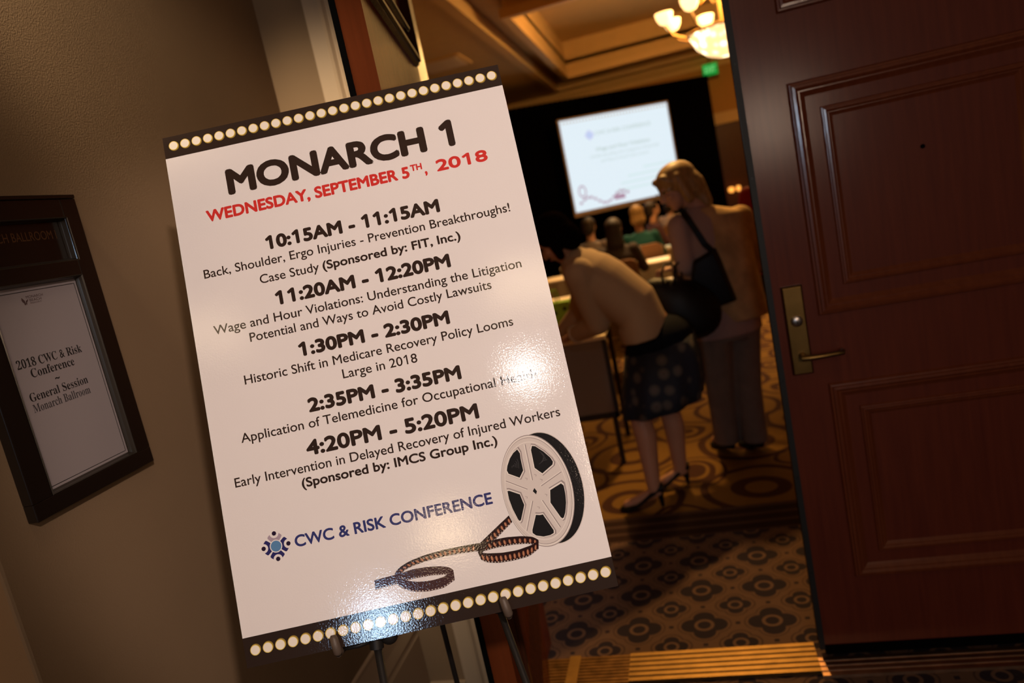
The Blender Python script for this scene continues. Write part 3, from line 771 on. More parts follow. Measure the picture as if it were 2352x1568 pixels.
# rear leg: from the hub behind the board back and down to the floor
hub = P0+PU*0.27+PN*(-0.035)
foot = None
g1 = at(1018, 1443, 1.30); g2 = at(1050, 1568, 1.34)
dd = g2-g1; g0 = g1-dd*7.0; g3 = g1+dd*((0.004-g1[2])/dd[2])
# straight leg lying in the view plane of the two photo points, leaning backwards
def leg_pt(z, yb):
    lo, hi = -10.0, 40.0
    return None
pA = at(1018, 1443, 1.36); pB = at(1050, 1568, 1.376)
dv = (pB-pA); tfoot = (0.004-pA[2])/dv[2]; pF = pA+dv*tfoot; tt = (1.58-pA[2])/dv[2]; pT = pA+dv*tt
Mi = np.array(ez.matrix_world.inverted())
def tol(p): return (Mi@np.array([*p, 1.0]))[:3]
MB().tube([tol(pT), tol(pF)], 0.0058, 12).build('rear_leg', EB, ez, local=True, smooth=True)
MB().obox((-0.005, 0.28, -0.030), (0.075, 0, 0), (0, 0.022, 0), (0, 0, 0.012)).build('hub', EB, ez, local=True, bevel=0.003)
MB().ball((-0.076, -0.459, -0.020), (0.0145, 0.0145, 0.012), 20, 12).build('adjusting_knob', EB, ez, local=True, smooth=True)
MB().tube([(-0.100, -0.450, -0.022), (0.112, -0.455, -0.022)], 0.004, 10).build('crossbar', EB, ez, local=True, smooth=True)
HOOK = mat('grey_rubber_hook', (0.085, 0.060, 0.045), 0.5)
for (u, vtop, vbot, lean) in ((-0.1570, -0.4345, -0.4640, 0.003), (0.1200, -0.4335, -0.4635, 0.004)):
    h = MB()
    h.tube([(u-0.0, vtop, 0.0085), (u, vtop-0.004, 0.0098), (u+lean*0.5, (vtop+vbot)/2, 0.0105), (u+lean, vbot+0.003, 0.0095), (u+lean, vbot, 0.006)], [0.0045, 0.0064, 0.0072, 0.0072, 0.0060], 14)
    h.tube([(u+lean, vbot-0.001, 0.010), (u+lean, vbot-0.001, -0.020)], 0.0045, 10)
    h.build('rest_hook', HOOK, ez, local=True, smooth=True)
MB().tube([(-0.153, -0.463, -0.018), (-0.128, -0.464, -0.020), (-0.100, -0.460, -0.022)], 0.0042, 10).build('hook_arm', EB, ez, local=True, smooth=True)

# ================================================================== BALLROOM: stage drape, screen, exit sign
DR = mat('black_velour_drape', (0.0018, 0.0014, 0.0014), 1.0, spec=0.0)
sc0 = np.array([-0.671, 12.62, 2.134]); ya = 0.511
sr = np.array([math.cos(ya), math.sin(ya), 0]); sn = np.array([-math.sin(ya), math.cos(ya), 0])
HS, WS = 1.464, 1.952
dr = thing('stage_drape', (*(sc0+sn*0.42)[:2], 0), 'tall black pleated drape hanging behind the projection screen', 'drape')
c0 = sc0+sn*0.42
npl = 90
def drape_ring(z):
    pts = []
    for i in range(npl*6+1):
        t = -6.0+8.09*i/(npl*6)
        d_ = 0.045*math.sin(i*2*PI/6)*(1.0)
        p = np.array([c0[0], c0[1], 0])+sr*t+sn*d_; pts.append((p[0], p[1], z))
    return pts
m_ = MB(); ra, rb = drape_ring(0.01), drape_ring(3.245); n = len(ra)
m_.add(ra+rb, [(i, i+1, n+i+1, n+i) for i in range(n-1)])
o = m_.build('curtain', DR, dr, smooth=True); md = o.modifiers.new('s', 'SOLIDIFY'); md.thickness = 0.006
m_ = MB(); q0 = np.array([c0[0], c0[1], 0]); m_.tube([q0+sr*-6.05+np.array([0, 0, 3.19])+sn*0.05, q0+sr*2.11+np.array([0, 0, 3.19])+sn*0.05], 0.02, 8)
m_.build('top_pipe', BLACKM, dr)
for t in (-6.0, -2.0, 2.06):
    p = q0+sr*t+sn*0.09; MB().tube([(p[0], p[1], 0.0), (p[0], p[1], 3.2)], 0.022, 8).build('upright', BLACKM, dr)
pj = bpy.data.objects.new('projection_screen', None); COL.objects.link(pj)
pj.matrix_world = Matrix(((sr[0], 0, -sn[0], sc0[0]), (sr[1], 0, -sn[1], sc0[1]), (0, 1, 0, sc0[2]), (0, 0, 0, 1)))
tag(pj, 'bright white projection screen showing a conference slide before black drape', 'screen')
def emis(name, color, s=1.0):
    return mat('slide_'+name, (0.02, 0.02, 0.02), 0.9, emit=color, estr=s, spec=0.0)
SW = emis('white', (0.76, 0.87, 0.94), 1.0)
m_ = MB(); rect(m_, -WS/2, WS/2, -HS/2, HS/2, 0.012); m_.build('slide', SW, pj, local=True, kind='flat')
MB().box(-WS/2-0.03, WS/2+0.03, -HS/2-0.075, HS/2+0.03, -0.02, 0.008).build('screen_frame', mat('screen_border', (0.24, 0.17, 0.12), 0.7), pj, local=True)
spq = lambda x, y, z: (x, y, 0.0135+z*50)
m_ = MB()
for i in range(34):
    disc(m_, -WS/2+0.05+i*(WS-0.1)/33, HS/2-0.045, 0.016, 0.0135, 0, 10)
m_.build('slide_bulbs', emis('tan', (0.50, 0.42, 0.34)), pj, local=True, kind='flat')['kind'] = 'stuff'
m_ = MB(); emblem(m_, -0.50, 0.44, 0.066, spq, (0, 0, 1, 0)); m_.build('slide_emblem', [emis('violet', (0.42, 0.42, 0.85)), emis('blue', (0.5, 0.65, 0.9))], pj, local=True, kind='flat')
m_ = MB(); text_into(m_, 'CWC & RISK CONFERENCE', -0.40, 0.62, 0.42, 0.062, spq, 0.002)
text_into(m_, 'Wage and Hour Violations:', -0.44, 0.56, 0.165, 0.062, spq, 0.003)
text_into(m_, 'Understanding the Litigation Potential', -0.55, 0.70, 0.07, 0.05, spq)
text_into(m_, 'and Ways to Avoid Costly Lawsuits', -0.38, 0.50, -0.02, 0.05, spq)
m_.build('slide_text', emis('grey', (0.55, 0.66, 0.66)), pj, local=True, kind='flat')['kind'] = 'stuff'
m_ = MB()
for k, (x0, x1) in enumerate(((0.35, 0.88), (0.05, 0.88), (-0.1, 0.88), (-0.2, 0.6))):
    rect(m_, x0, x1, -0.235-k*0.10, -0.205-k*0.10, 0.0135)
m_.build('slide_text', emis('pale_green', (0.66, 0.82, 0.84)), pj, local=True, kind='flat')['kind'] = 'stuff'
m_ = MB()
for (x, y, r) in ((-0.80, -0.42, 0.10),):
    for k in range(24):
        q0_, q1_ = 2*PI*k/24, 2*PI*(k+1)/24
        flat(m_, [(x+r*0.7*math.cos(q0_), y+r*math.sin(q0_)), (x+r*0.7*math.cos(q1_), y+r*math.sin(q1_)), (x+r*0.5*math.cos(q1_), y+r*0.75*math.sin(q1_)), (x+r*0.5*math.cos(q0_), y+r*0.75*math.sin(q0_))], 0.0135)
for k in range(14):
    t = k/13; x = -0.88+0.85*t; y = -0.60+0.07*math.sin(t*9)
    rect(m_, x, x+0.05, y-0.02, y+0.02, 0.0137)
rect(m_, -0.26, -0.06, -0.66, -0.58, 0.0136)
m_.build('slide_reel', emis('plum', (0.42, 0.26, 0.36)), pj, local=True, kind='flat')

ex = thing('exit_sign', at(1631, 159, 14.3), 'small lit green exit sign hanging right of the stage', 'sign')
GEM = mat('exit_green', (0.01, 0.05, 0.01), 0.5, emit=(0.0, 0.26, 0.03), estr=1.0, spec=0.0)
GWH = mat('exit_letters', (0.3, 0.5, 0.3), 0.5, emit=(0.04, 0.42, 0.12), estr=1.0, spec=0.0)
ec = np.array(ex.location)
MB().box(ec[0]-0.13, ec[0]+0.13, ec[1], ec[1]+0.03, ec[2]-0.10, ec[2]+0.10).build('housing', GEM, ex)
m_ = MB(); text_into(m_, 'EXIT', ec[0]-0.10, ec[0]+0.10, ec[2]-0.06, 0.12, lambda x, y, z: (x, ec[1]-0.002-z, y), 0.008)
m_.build('letters', GWH, ex, kind='flat')
MB().tube([(ec[0], ec[1]+0.015, ec[2]+0.10), (ec[0], ec[1]+0.015, ZC)], 0.008, 8).build('hanger', BLACKM, ex)
# small pair of wall lights
wl = thing('wall_light', at(1688, 434, 14.70), 'small twin amber wall light low beside the black drape', 'lamp')
wc = np.array(wl.location)
AMB = mat('amber_glow', (0.5, 0.25, 0.05), 0.5, emit=(1.0, 0.38, 0.06), estr=1.6)
MB().box(wc[0]-0.12, wc[0]+0.12, YB-0.06, YB-0.04, wc[2]-0.03, wc[2]+0.03).build('bracket', BRASS, wl)
for dx_, s_ in ((-0.065, 1.0), (0.065, 0.7)):
    MB().lathe((wc[0]+dx_, YB-0.12, wc[2]-0.03), [(0.02, -0.02), (0.05*s_, 0.0), (0.058*s_, 0.05), (0.03, 0.08)], 14).build('shade', AMB, wl, smooth=True)

# ================================================================== CHANDELIER
cc = np.array([0.86, 9.0, 0.0])
ch = thing('chandelier', (cc[0], cc[1], ZC+0.60), 'glowing bowl chandelier with alabaster cup shades half hidden by the closed door leaf', 'chandelier')
GLOW = mat('lit_alabaster', (0.9, 0.7, 0.4), 0.4, emit=(1.0, 0.62, 0.25), estr=2.6, var=0.0)
# mottled crystal bowl
def bowl_material():
    m = bpy.data.materials.new('lit_crystal_bowl'); m.use_nodes = True; nt = m.node_tree; b = nt.nodes['Principled BSDF']
    b.inputs['Base Color'].default_value = (0.8, 0.6, 0.3, 1)
    v = nt.nodes.new('ShaderNodeTexVoronoi'); v.inputs['Scale'].default_value = 9
    tc = nt.nodes.new('ShaderNodeTexCoord'); nt.links.new(tc.outputs['Object'], v.inputs['Vector'])
    r = nt.nodes.new('ShaderNodeValToRGB'); r.color_ramp.elements[0].position = 0.1; r.color_ramp.elements[0].color = (6, 4.6, 2.6, 1)
    r.color_ramp.elements[1].position = 0.5; r.color_ramp.elements[1].color = (1.5, 0.95, 0.42, 1)
    nt.links.new(v.outputs['Distance'], r.inputs[0]); nt.links.new(r.outputs[0], b.inputs['Emission Color']); b.inputs['Emission Strength'].default_value = 1.0
    return m
GLOWB = bowl_material()
zb_ = 2.80
MB().lathe((cc[0], cc[1], zb_), [(0.0, 0), (0.10, 0.006), (0.21, 0.05), (0.30, 0.13), (0.355, 0.22), (0.38, 0.29), (0.375, 0.31), (0.36, 0.30)], 40).build('glass_bowl', GLOWB, ch, smooth=True)
BRN = mat('aged_brass', (0.45, 0.28, 0.10), 0.4, 0.9)
MB().lathe((cc[0], cc[1], zb_+0.285), [(0.375, 0), (0.40, 0.005), (0.40, 0.03), (0.375, 0.035)], 40).build('bowl_rim', BRN, ch, smooth=True)
MB().tube([(cc[0], cc[1], zb_+0.3), (cc[0], cc[1], ZC+0.60)], 0.022, 10).build('stem', BRN, ch)
for k, (rad, hz, nn_, off) in enumerate(((0.62, 3.28, 8, 0.2), (0.40, 3.66, 5, 0.5))):
    for j in range(nn_):
        q = off+2*PI*j/nn_; px, py = cc[0]+rad*math.cos(q), cc[1]+rad*math.sin(q)
        MB().tube([(cc[0], cc[1], hz-0.10), (cc[0]+rad*0.5*math.cos(q), cc[1]+rad*0.5*math.sin(q), hz-0.24), (cc[0]+rad*0.9*math.cos(q), cc[1]+rad*0.9*math.sin(q), hz-0.14), (px, py, hz-0.02)], 0.011, 8).build('arm', BRN, ch, smooth=True)
        MB().lathe((px, py, hz-0.02), [(0.02, 0), (0.06, 0.02), (0.088, 0.07), (0.098, 0.13), (0.092, 0.13)], 16).build('cup_shade', GLOW, ch, smooth=True)
point('chandelier_light', (cc[0], cc[1], 3.45), 260, WARM, 0.35)

# ================================================================== FURNITURE
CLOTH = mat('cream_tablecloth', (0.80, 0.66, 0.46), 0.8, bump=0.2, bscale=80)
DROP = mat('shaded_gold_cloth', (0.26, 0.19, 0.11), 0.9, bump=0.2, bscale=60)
SKIRT = mat('taupe_table_skirt', (0.20, 0.15, 0.12), 0.9, bump=0.2, bscale=60)
DKLEG = mat('dark_table_leg', (0.02, 0.015, 0.012), 0.5, 0.2)
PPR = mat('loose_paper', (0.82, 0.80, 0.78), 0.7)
CHB = mat('bronze_chair_fabric', (0.20, 0.095, 0.04), 0.9, bump=0.3, bscale=150)
CHF = mat('chair_frame_gold', (0.30, 0.18, 0.08), 0.4, 0.8)

# registration table (front) with a hanging taupe panel
rt_c = at(1340, 860, 4.25)
tbl = thing('registration_table', (-1.10, 4.45, 0), 'cloth covered registration table in front of the bending woman', 'table')
x1_ = at(1387, 765, 4.22)[0]
MB().box(-1.75, x1_, 4.20, 4.80, 0.775, 0.80).build('tabletop', CLOTH, tbl, bevel=0.005)
MB().box(-1.745, x1_-0.004, 4.203, 4.215, 0.335, 0.774).build('hanging_panel', SKIRT, tbl)
MB().box(x1_-0.02, x1_+0.006, 4.198, 4.24, 0.30, 0.774).build('edge_post', DKLEG, tbl)
MB().box(-1.745, x1_, 4.198, 4.225, 0.300, 0.334).build('lower_rail', DKLEG, tbl)
for lx in (-1.70, x1_-0.03):
    for ly in (4.24, 4.76):
        MB().tube([(lx, ly, 0.775), (lx, ly, 0.0)], 0.016, 10).build('leg', DKLEG, tbl)
# classroom tables in rows
def row_table(x0, x1, y0, label):
    t = thing('banquet_table', ((x0+x1)/2, y0+0.22, 0), label, 'table', 'cloth covered tables in rows before the stage')
    MB().box(x0, x1, y0, y0+0.45, 0.725, 0.75).build('tabletop', CLOTH, t, bevel=0.006)
    m2 = MB(); n = 40
    ring = []
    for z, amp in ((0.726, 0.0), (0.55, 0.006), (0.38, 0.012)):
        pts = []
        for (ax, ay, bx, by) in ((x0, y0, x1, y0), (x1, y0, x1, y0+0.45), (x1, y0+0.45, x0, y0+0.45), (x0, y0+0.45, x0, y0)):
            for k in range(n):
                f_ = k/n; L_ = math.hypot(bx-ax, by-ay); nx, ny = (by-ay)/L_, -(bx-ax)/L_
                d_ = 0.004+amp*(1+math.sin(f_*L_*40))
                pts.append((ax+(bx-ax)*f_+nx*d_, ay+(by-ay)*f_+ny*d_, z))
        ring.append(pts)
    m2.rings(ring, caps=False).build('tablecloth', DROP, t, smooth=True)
    for lx in (x0+0.08, x1-0.08):
        for ly in (y0+0.06, y0+0.39):
            MB().tube([(lx, ly, 0.725), (lx, ly, 0.0)], 0.014, 8).build('leg', DKLEG, t)
    return t
row_table(-1.55, -0.10, 6.28, 'nearest row table behind the two standing women, bright cream cloth')
row_table(-1.60, -0.12, 8.38, 'second row cream table with papers, in front of the brown chair back')
row_table(-1.60, 0.55, 9.90, 'third row cream table seen as a narrow strip left of the blond woman')
row_table(-1.55, 0.60, 11.40, 'farthest row cream table below the projection screen')

def chair(x, y, rz, label, frame=CHF, fab=CHB):
    t = thing('banquet_chair', (0, 0, 0), label, 'chair', 'chairs at the ballroom tables')
    MB().box(-0.21, 0.21, -0.21, 0.21, 0.42, 0.48).build('seat', fab, t, bevel=0.02)
    m2 = MB(); sec = []
    for z, hw in ((0.50, 0.20), (0.60, 0.215), (0.85, 0.21), (0.90, 0.19), (0.92, 0.14)):
        sec.append([(xx, -0.205-(z-0.5)*0.12+yy_, z) for xx, yy_ in ((-hw, 0), (hw, 0), (hw, 0.045), (-hw, 0.045))])
    m2.rings(sec).build('backrest', fab, t, bevel=0.008)
    for sx in (-1, 1):
        for sy in (-1, 1):
            MB().tube([(sx*0.19, sy*0.18, 0.42), (sx*0.20, sy*0.21, 0.0)], 0.012, 8).build('leg', frame, t)
        MB().tube([(sx*0.2, -0.20, 0.44), (sx*0.205, -0.255, 0.88)], 0.011, 8).build('back_post', frame, t)
    t.location = (x, y, 0); t.rotation_euler = (0, 0, rz)
    return t

# ================================================================== PEOPLE
def smat(name, c, **k): return mat(name, c, **k)
SKIN = smat('skin_warm', (0.42, 0.21, 0.13), rough=0.5, spec=0.4)
SKIN2 = smat('skin_light', (0.50, 0.28, 0.18), rough=0.5, spec=0.4)
EYE_M = smat('eye_dark', (0.02, 0.015, 0.012), rough=0.2)
LIP = smat('lip_tone', (0.30, 0.09, 0.07), rough=0.4)
def unit(v): v = np.array(v, float); return v/(np.linalg.norm(v)+1e-12)
def head_frame(fwd, up):
    f = unit(fwd); u = unit(np.array(up, float)-f*(np.array(up, float)@f)); r = np.cross(f, u); return r, f, u   # right, forward, up
def add_head(mb, c, fwd, up, s=1.0):
    """skull, jaw, nose, ears, brow; c = centre of the skull"""
    r, f, u = head_frame(fwd, up); c = np.array(c, float); M3 = np.stack([r, f, u], 1)
    P = lambda a, b_, d_: c+s*(a*r+b_*f+d_*u)
    mb.ball(P(0, -0.008, 0.022), s*np.array([0.073, 0.092, 0.086]), 20, 14, M3=M3)
    mb.ball(P(0, 0.028, -0.035), s*np.array([0.058, 0.058, 0.070]), 18, 12, M3=M3)
    mb.ball(P(0, 0.052, -0.090), s*np.array([0.024, 0.022, 0.020]), 12, 8, M3=M3)          # chin
    mb.cap(P(0, 0.084, 0.012), 0.008*s, P(0, 0.104, -0.028), 0.012*s, 10)                  # nose
    for q in (-1, 1):
        mb.ball(P(q*0.011, 0.094, -0.032), s*0.009, 8, 6)
        mb.ball(P(q*0.075, -0.005, -0.012), s*np.array([0.010, 0.020, 0.032]), 10, 8, M3=M3)  # ear
        mb.ball(P(q*0.040, 0.062, -0.025), s*0.020, 10, 8)                                 # cheek
        mb.cap(P(q*0.015, 0.086, 0.026), 0.008*s, P(q*0.045, 0.072, 0.028), 0.008*s, 8)    # brow
    mb.cap(P(-0.018, 0.080, -0.058), 0.007*s, P(0.018, 0.080, -0.058), 0.007*s, 8)
def face_bits(parent, c, fwd, up, s=1.0):
    r, f, u = head_frame(fwd, up); c = np.array(c, float)
    P = lambda a, b_, d_: c+s*(a*r+b_*f+d_*u)
    for q in (-1, 1):
        MB().ball(P(q*0.030, 0.078, 0.010), s*0.010, 12, 8).build('eye', EYE_M, parent, smooth=True)
    MB().cap(P(-0.017, 0.087, -0.058), 0.0045*s, P(0.017, 0.087, -0.058), 0.0045*s, 8).build('mouth', LIP, parent, smooth=True)
def add_hand(mb, wrist, d, palm_n, s=1.0, curl=0.5, thumb=1):
    """palm and five separate fingers; d = direction from wrist to fingers, palm_n = palm normal"""
    d = unit(d); n = unit(np.array(palm_n, float)-d*(np.array(palm_n, float)@d)); sd = np.cross(d, n)*thumb
    w_ = np.array(wrist, float)
    pm = w_+d*0.045*s
    M3 = np.stack([sd, d, n], 1)
    mb.ball(pm, s*np.array([0.038, 0.050, 0.015]), 14, 10, M3=M3)
    for k, (off, L_) in enumerate(((0.028, 0.068), (0.009, 0.078), (-0.010, 0.072), (-0.028, 0.056))):
        p = w_+d*0.082*s+sd*off*s; q = p+(d*math.cos(curl*0.5)+n*math.sin(curl*0.5))*L_*0.48*s
        e_ = q+(d*math.cos(curl*1.5)+n*math.sin(curl*1.5))*L_*0.52*s
        mb.cap(p-d*0.02*s, 0.0095*s, q, 0.0085*s, 10); mb.cap(q, 0.0085*s, e_, 0.0068*s, 10)
    t0 = w_+d*0.025*s+sd*0.030*s; t1 = t0+(d*0.6+sd*0.7+n*0.25)*0.036*s; t2 = t1+(d*0.9+sd*0.25+n*0.3)*0.030*s
    mb.cap(t0, 0.012*s, t1, 0.010*s, 10); mb.cap(t1, 0.010*s, t2, 0.008*s, 10)
def hair_strands(m_, c1, c2): pass

def heel_shoe(name, heel, toe, m_, parent, heel_h=0.07):
    heel = np.array(heel, float); toe = np.array(toe, float); d = unit([*(toe-heel)[:2], 0]); sd = np.array([-d[1], d[0], 0]); L_ = 0.235
    secs = []
    for t, w_, zt_, zb__ in ((0.0, 0.020, heel_h+0.052, heel_h), (0.12, 0.030, heel_h+0.050, heel_h-0.004), (0.35, 0.030, heel_h*0.72+0.028, heel_h*0.62), (0.62, 0.040, 0.030, 0.010), (0.80, 0.041, 0.030, 0.004), (0.93, 0.028, 0.026, 0.004), (1.0, 0.008, 0.014, 0.006)):
        c = heel*np.array([1, 1, 0])+d*L_*t; secs.append((c+np.array([0, 0, (zt_+zb__)/2]), sd*w_, np.array([0, 0, (zt_-zb__)/2])))
    b = MB().loft(secs, 16)
    if heel_h > 0.03:
        b.loft([(heel*np.array([1, 1, 0])+d*0.022+np.array([0, 0, heel_h+0.01]), sd*0.020, d*0.020), (heel*np.array([1, 1, 0])+d*0.016+np.array([0, 0, 0.002]), sd*0.008, d*0.008)], 10)
    return b.build(name, m_, parent, smooth=True, angle=60)

# ---- woman bending over the table
JK = smat('cream_linen_jacket', (0.40, 0.28, 0.18), rough=0.85, bump=0.3, bscale=40)
BLK = smat('black_leather', (0.004, 0.0032, 0.003), rough=0.5, spec=0.25)
HAIRB = smat('near_black_hair', (0.004, 0.0022, 0.0016), rough=0.8, var=0.5, vscale=30, spec=0.0, stretch=(1, 1, 6))
def floral():
    m = bpy.data.materials.new('navy_floral_skirt_fabric'); m.use_nodes = True; nt = m.node_tree; b = nt.nodes['Principled BSDF']
    tc = nt.nodes.new('ShaderNodeTexCoord'); v = nt.nodes.new('ShaderNodeTexVoronoi'); v.inputs['Scale'].default_value = 13; v.inputs['Randomness'].default_value = 0.5
    nt.links.new(tc.outputs['Object'], v.inputs['Vector'])
    r = nt.nodes.new('ShaderNodeValToRGB'); el = r.color_ramp.elements
    el[0].position = 0.0; el[0].color = (0.035, 0.025, 0.022, 1); el[1].position = 0.42; el[1].color = (0.004, 0.008, 0.020, 1)
    e1 = el.new(0.12); e1.color = (0.10, 0.08, 0.07, 1); e2 = el.new(0.33); e2.color = (0.05, 0.045, 0.042, 1)
    nt.links.new(v.outputs['Distance'], r.inputs[0]); nt.links.new(r.outputs[0], b.inputs['Base Color']); b.inputs['Roughness'].default_value = 0.8
    return m
FLO = floral()
A = at
pel = A(1520, 790, 3.68); wst = A(1462, 705, 3.66); chs = A(1390, 650, 3.66); shc = A(1338, 612, 3.66); nck = A(1305, 590, 3.64); hd = A(1274, 548, 3.62)
w1 = thing('person', (-0.26, 3.66, 0), 'person bending over the table in a cream jacket, dark floral skirt and black heels', 'person')
yv = np.array([0.10, 0.99, 0.0])       # her left-right axis runs away from the camera
body = MB()
hip_n, hip_f = pel-yv*0.07, pel+yv*0.085
kn_n = A(1466, 945, 3.62); an_n = A(1502, 1118, 3.555)
kn_f = A(1532, 925, 3.78); an_f = A(1563, 1078, 3.80)
for h_, k_, a2 in ((hip_n, kn_n, an_n), (hip_f, kn_f, an_f)):
    body.cap(h_, 0.085, k_, 0.054, 18); body.ball(k_, 0.054)
    mid = k_*0.68+a2*0.32+np.array([0.012, 0, 0]); body.cap(k_, 0.052, mid, 0.055, 16); body.cap(mid, 0.055, a2, 0.034, 16)
for a2, tx_ in ((an_n, A(1440, 1160, 3.555)), (an_f, A(1520, 1115, 3.77))):
    d_ = unit([tx_[0]-a2[0], tx_[1]-a2[1], 0]); toe = np.array([a2[0], a2[1], 0.03])+d_*0.15
    body.cap(a2, 0.034, np.array([a2[0], a2[1], 0.085])-d_*0.015, 0.028, 14); body.cap(np.array([a2[0], a2[1], 0.08]), 0.026, toe, 0.022, 14)
body.loft([(pel, yv*0.16, (wst-pel)[[2, 1, 0]]*0+np.array([0.09, 0, 0.06])), (wst, yv*0.13, np.array([0.06, 0, 0.09])), (chs, yv*0.15, np.array([0.06, 0, 0.10])), (shc, yv*0.14, np.array([0.05, 0, 0.08]))], 18)
body.cap(shc, 0.06, nck, 0.048, 14); body.cap(nck, 0.048, hd+np.array([0.01, 0, -0.02]), 0.045, 14)
fw = unit(np.array([-0.80, 0.15, -0.62])); upv = unit(np.array([-0.60, 0.05, 0.80]))
add_head(body, hd, fw, upv, 1.02)
sh_n = A(1336, 625, 3.50); el_n = A(1372, 735, 3.48); wr_n = A(1322, 762, 3.98)
sh_n = shc-yv*0.16+np.array([0.01, 0, -0.015]); el_n = A(1374, 742, 3.62); wr_n = A(1318, 768, 3.84)
sh_f = shc+yv*0.16; el_f = A(1330, 720, 3.95); wr_f = A(1292, 762, 4.08)
for s_, e_, w_ in ((sh_n, el_n, wr_n), (sh_f, el_f, wr_f)):
    body.cap(s_, 0.048, e_, 0.038, 14); body.cap(e_, 0.038, w_, 0.026, 14)
add_hand(body, wr_n, unit(wr_n-el_n)+np.array([0, 0.3, 0]), (0, 0, -1), 0.95, 0.4, 1); add_hand(body, wr_f, wr_f-el_f, (0, 0, -1), 0.95, 0.4, -1)
body.build('body', SKIN, w1, remesh=0.007)
face_bits(w1, hd, fw, upv, 1.02)
# jacket: loft over the bent torso, plus sleeves
ax = unit(shc-wst); 
jk = MB()
def sec(c, hw, ht, axis):
    axis = unit(axis); n_ = unit(np.cross(yv, axis)); return (c, yv*hw, n_*ht)
hem = A(1482, 768, 3.66)
jk.loft([sec(hem+np.array([0.0, 0, -0.005]), 0.19, 0.120, wst-hem), sec(A(1474, 740, 3.66), 0.19, 0.122, wst-hem), sec(wst, 0.175, 0.125, chs-wst), sec(chs, 0.195, 0.130, shc-wst), sec(A(1360, 628, 3.66), 0.20, 0.120, shc-chs), sec(shc+ax*0.02, 0.165, 0.09, shc-chs), sec(nck+ax*0.0, 0.07, 0.065, nck-shc)], 28)
for s_, e_, w_ in ((sh_n, el_n, wr_n), (sh_f, el_f, wr_f)):
    jk.cap(s_, 0.076, e_, 0.060, 16); q_ = e_*0.12+w_*0.88; jk.cap(e_, 0.060, q_, 0.046, 16)
jk.build('jacket', JK, w1, remesh=0.009)
cf = MB(); q_ = el_n*0.10+wr_n*0.90; cf.tube([el_n*0.16+wr_n*0.84, q_+(wr_n-el_n)*0.02], [0.050, 0.050], 18); cf.build('cuff', smat('cuff_cloth', (0.46, 0.36, 0.26), rough=0.8), w1, smooth=True)
# skirt: flared loft with folds, top rings painted dark as shade over the lit ledge
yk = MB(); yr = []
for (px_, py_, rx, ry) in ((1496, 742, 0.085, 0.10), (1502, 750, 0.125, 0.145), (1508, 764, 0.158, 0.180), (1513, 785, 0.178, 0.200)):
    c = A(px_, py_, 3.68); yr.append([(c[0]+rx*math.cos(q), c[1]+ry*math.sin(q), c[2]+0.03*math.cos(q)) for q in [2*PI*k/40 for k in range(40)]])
yk.rings(yr).build('skirt_top_shade', smat('shaded_navy_fabric', (0.004, 0.005, 0.009), rough=0.9, spec=0.1), w1, smooth=True)
sk = MB(); rgs = []
for (px_, py_, rx, ry, am) in ((1513, 784, 0.176, 0.198, 0.003), (1520, 840, 0.200, 0.225, 0.006), (1522, 890, 0.210, 0.235, 0.009), (1520, 925, 0.212, 0.24, 0.012)):
    c = A(px_, py_, 3.68); rgs.append([(c[0]+(rx+am*math.sin(9*q))*math.cos(q), c[1]+(ry+am*math.sin(9*q))*math.sin(q), c[2]+0.03*math.cos(q)) for q in [2*PI*k/72 for k in range(72)]])
o = sk.rings(rgs, caps=False).build('skirt', FLO, w1, smooth=True); md = o.modifiers.new('s', 'SOLIDIFY'); md.thickness = 0.006
hr = MB(); r_, f_, u_ = head_frame(fw, upv); M3 = np.stack([r_, f_, u_], 1)
HP = lambda a, b_, d_, c=hd: c+a*r_+b_*f_+d_*u_
hr.ball(HP(0, -0.022, 0.035), (0.094, 0.100, 0.094), 20, 14, M3=M3); hr.ball(HP(0, -0.055, -0.02), (0.088, 0.065, 0.10), 18, 12, M3=M3)
for q in (-1, 1): hr.cap(HP(q*0.078, -0.012, 0.02), 0.030, HP(q*0.072, 0.020, -0.085), 0.022, 12)
hr.build('hair', HAIRB, w1, remesh=0.007)
for a2, tgt in ((an_n, A(1440, 1160, 3.555)), (an_f, A(1520, 1115, 3.77))):
    d_ = unit([tgt[0]-a2[0], tgt[1]-a2[1], 0]); hl = np.array([a2[0], a2[1], 0])-d_*0.045
    heel_shoe('shoe', hl, hl+d_, BLK, w1, 0.075)

# ---- blond woman standing with two black bags
CD = smat('tan_knit_cardigan', (0.44, 0.28, 0.12), rough=0.9, bump=0.5, bscale=35, var=0.32, vscale=9)
BLS = smat('pale_pink_blouse', (0.36, 0.24, 0.20), rough=0.85, bump=0.2, bscale=50)
TRS = smat('light_taupe_trousers', (0.17, 0.125, 0.095), rough=0.9, var=0.1, vscale=14)
BLOND = smat('blond_hair', (0.33, 0.20, 0.07), rough=0.5, var=0.4, vscale=18, stretch=(6, 6, 1))
w2 = thing('person', (0.16, 4.22, 0), 'person with blond hair, glasses, tan cardigan and pale trousers carrying two black bags', 'person')
Yp = 4.22
pel = A(1668, 735, Yp); wst = A(1648, 640, Yp-0.01); chs = A(1630, 550, Yp-0.01); shc = A(1626, 495, Yp-0.01); nck = A(1596, 470, Yp-0.02); hd = A(1552, 432, Yp-0.03)
fx = unit([-0.45, 0.89, 0])                     # body faces left and away
rx_ = np.array([fx[1], -fx[0], 0])               # her right
body = MB()
sh_l = A(1560, 520, Yp-0.10); sh_r = A(1700, 500, Yp+0.05)
kn_l, an_l = A(1652, 880, Yp-0.05), A(1668, 1005, Yp-0.0)
kn_r, an_r = A(1716, 885, Yp-0.02), A(1735, 1010, Yp-0.03)
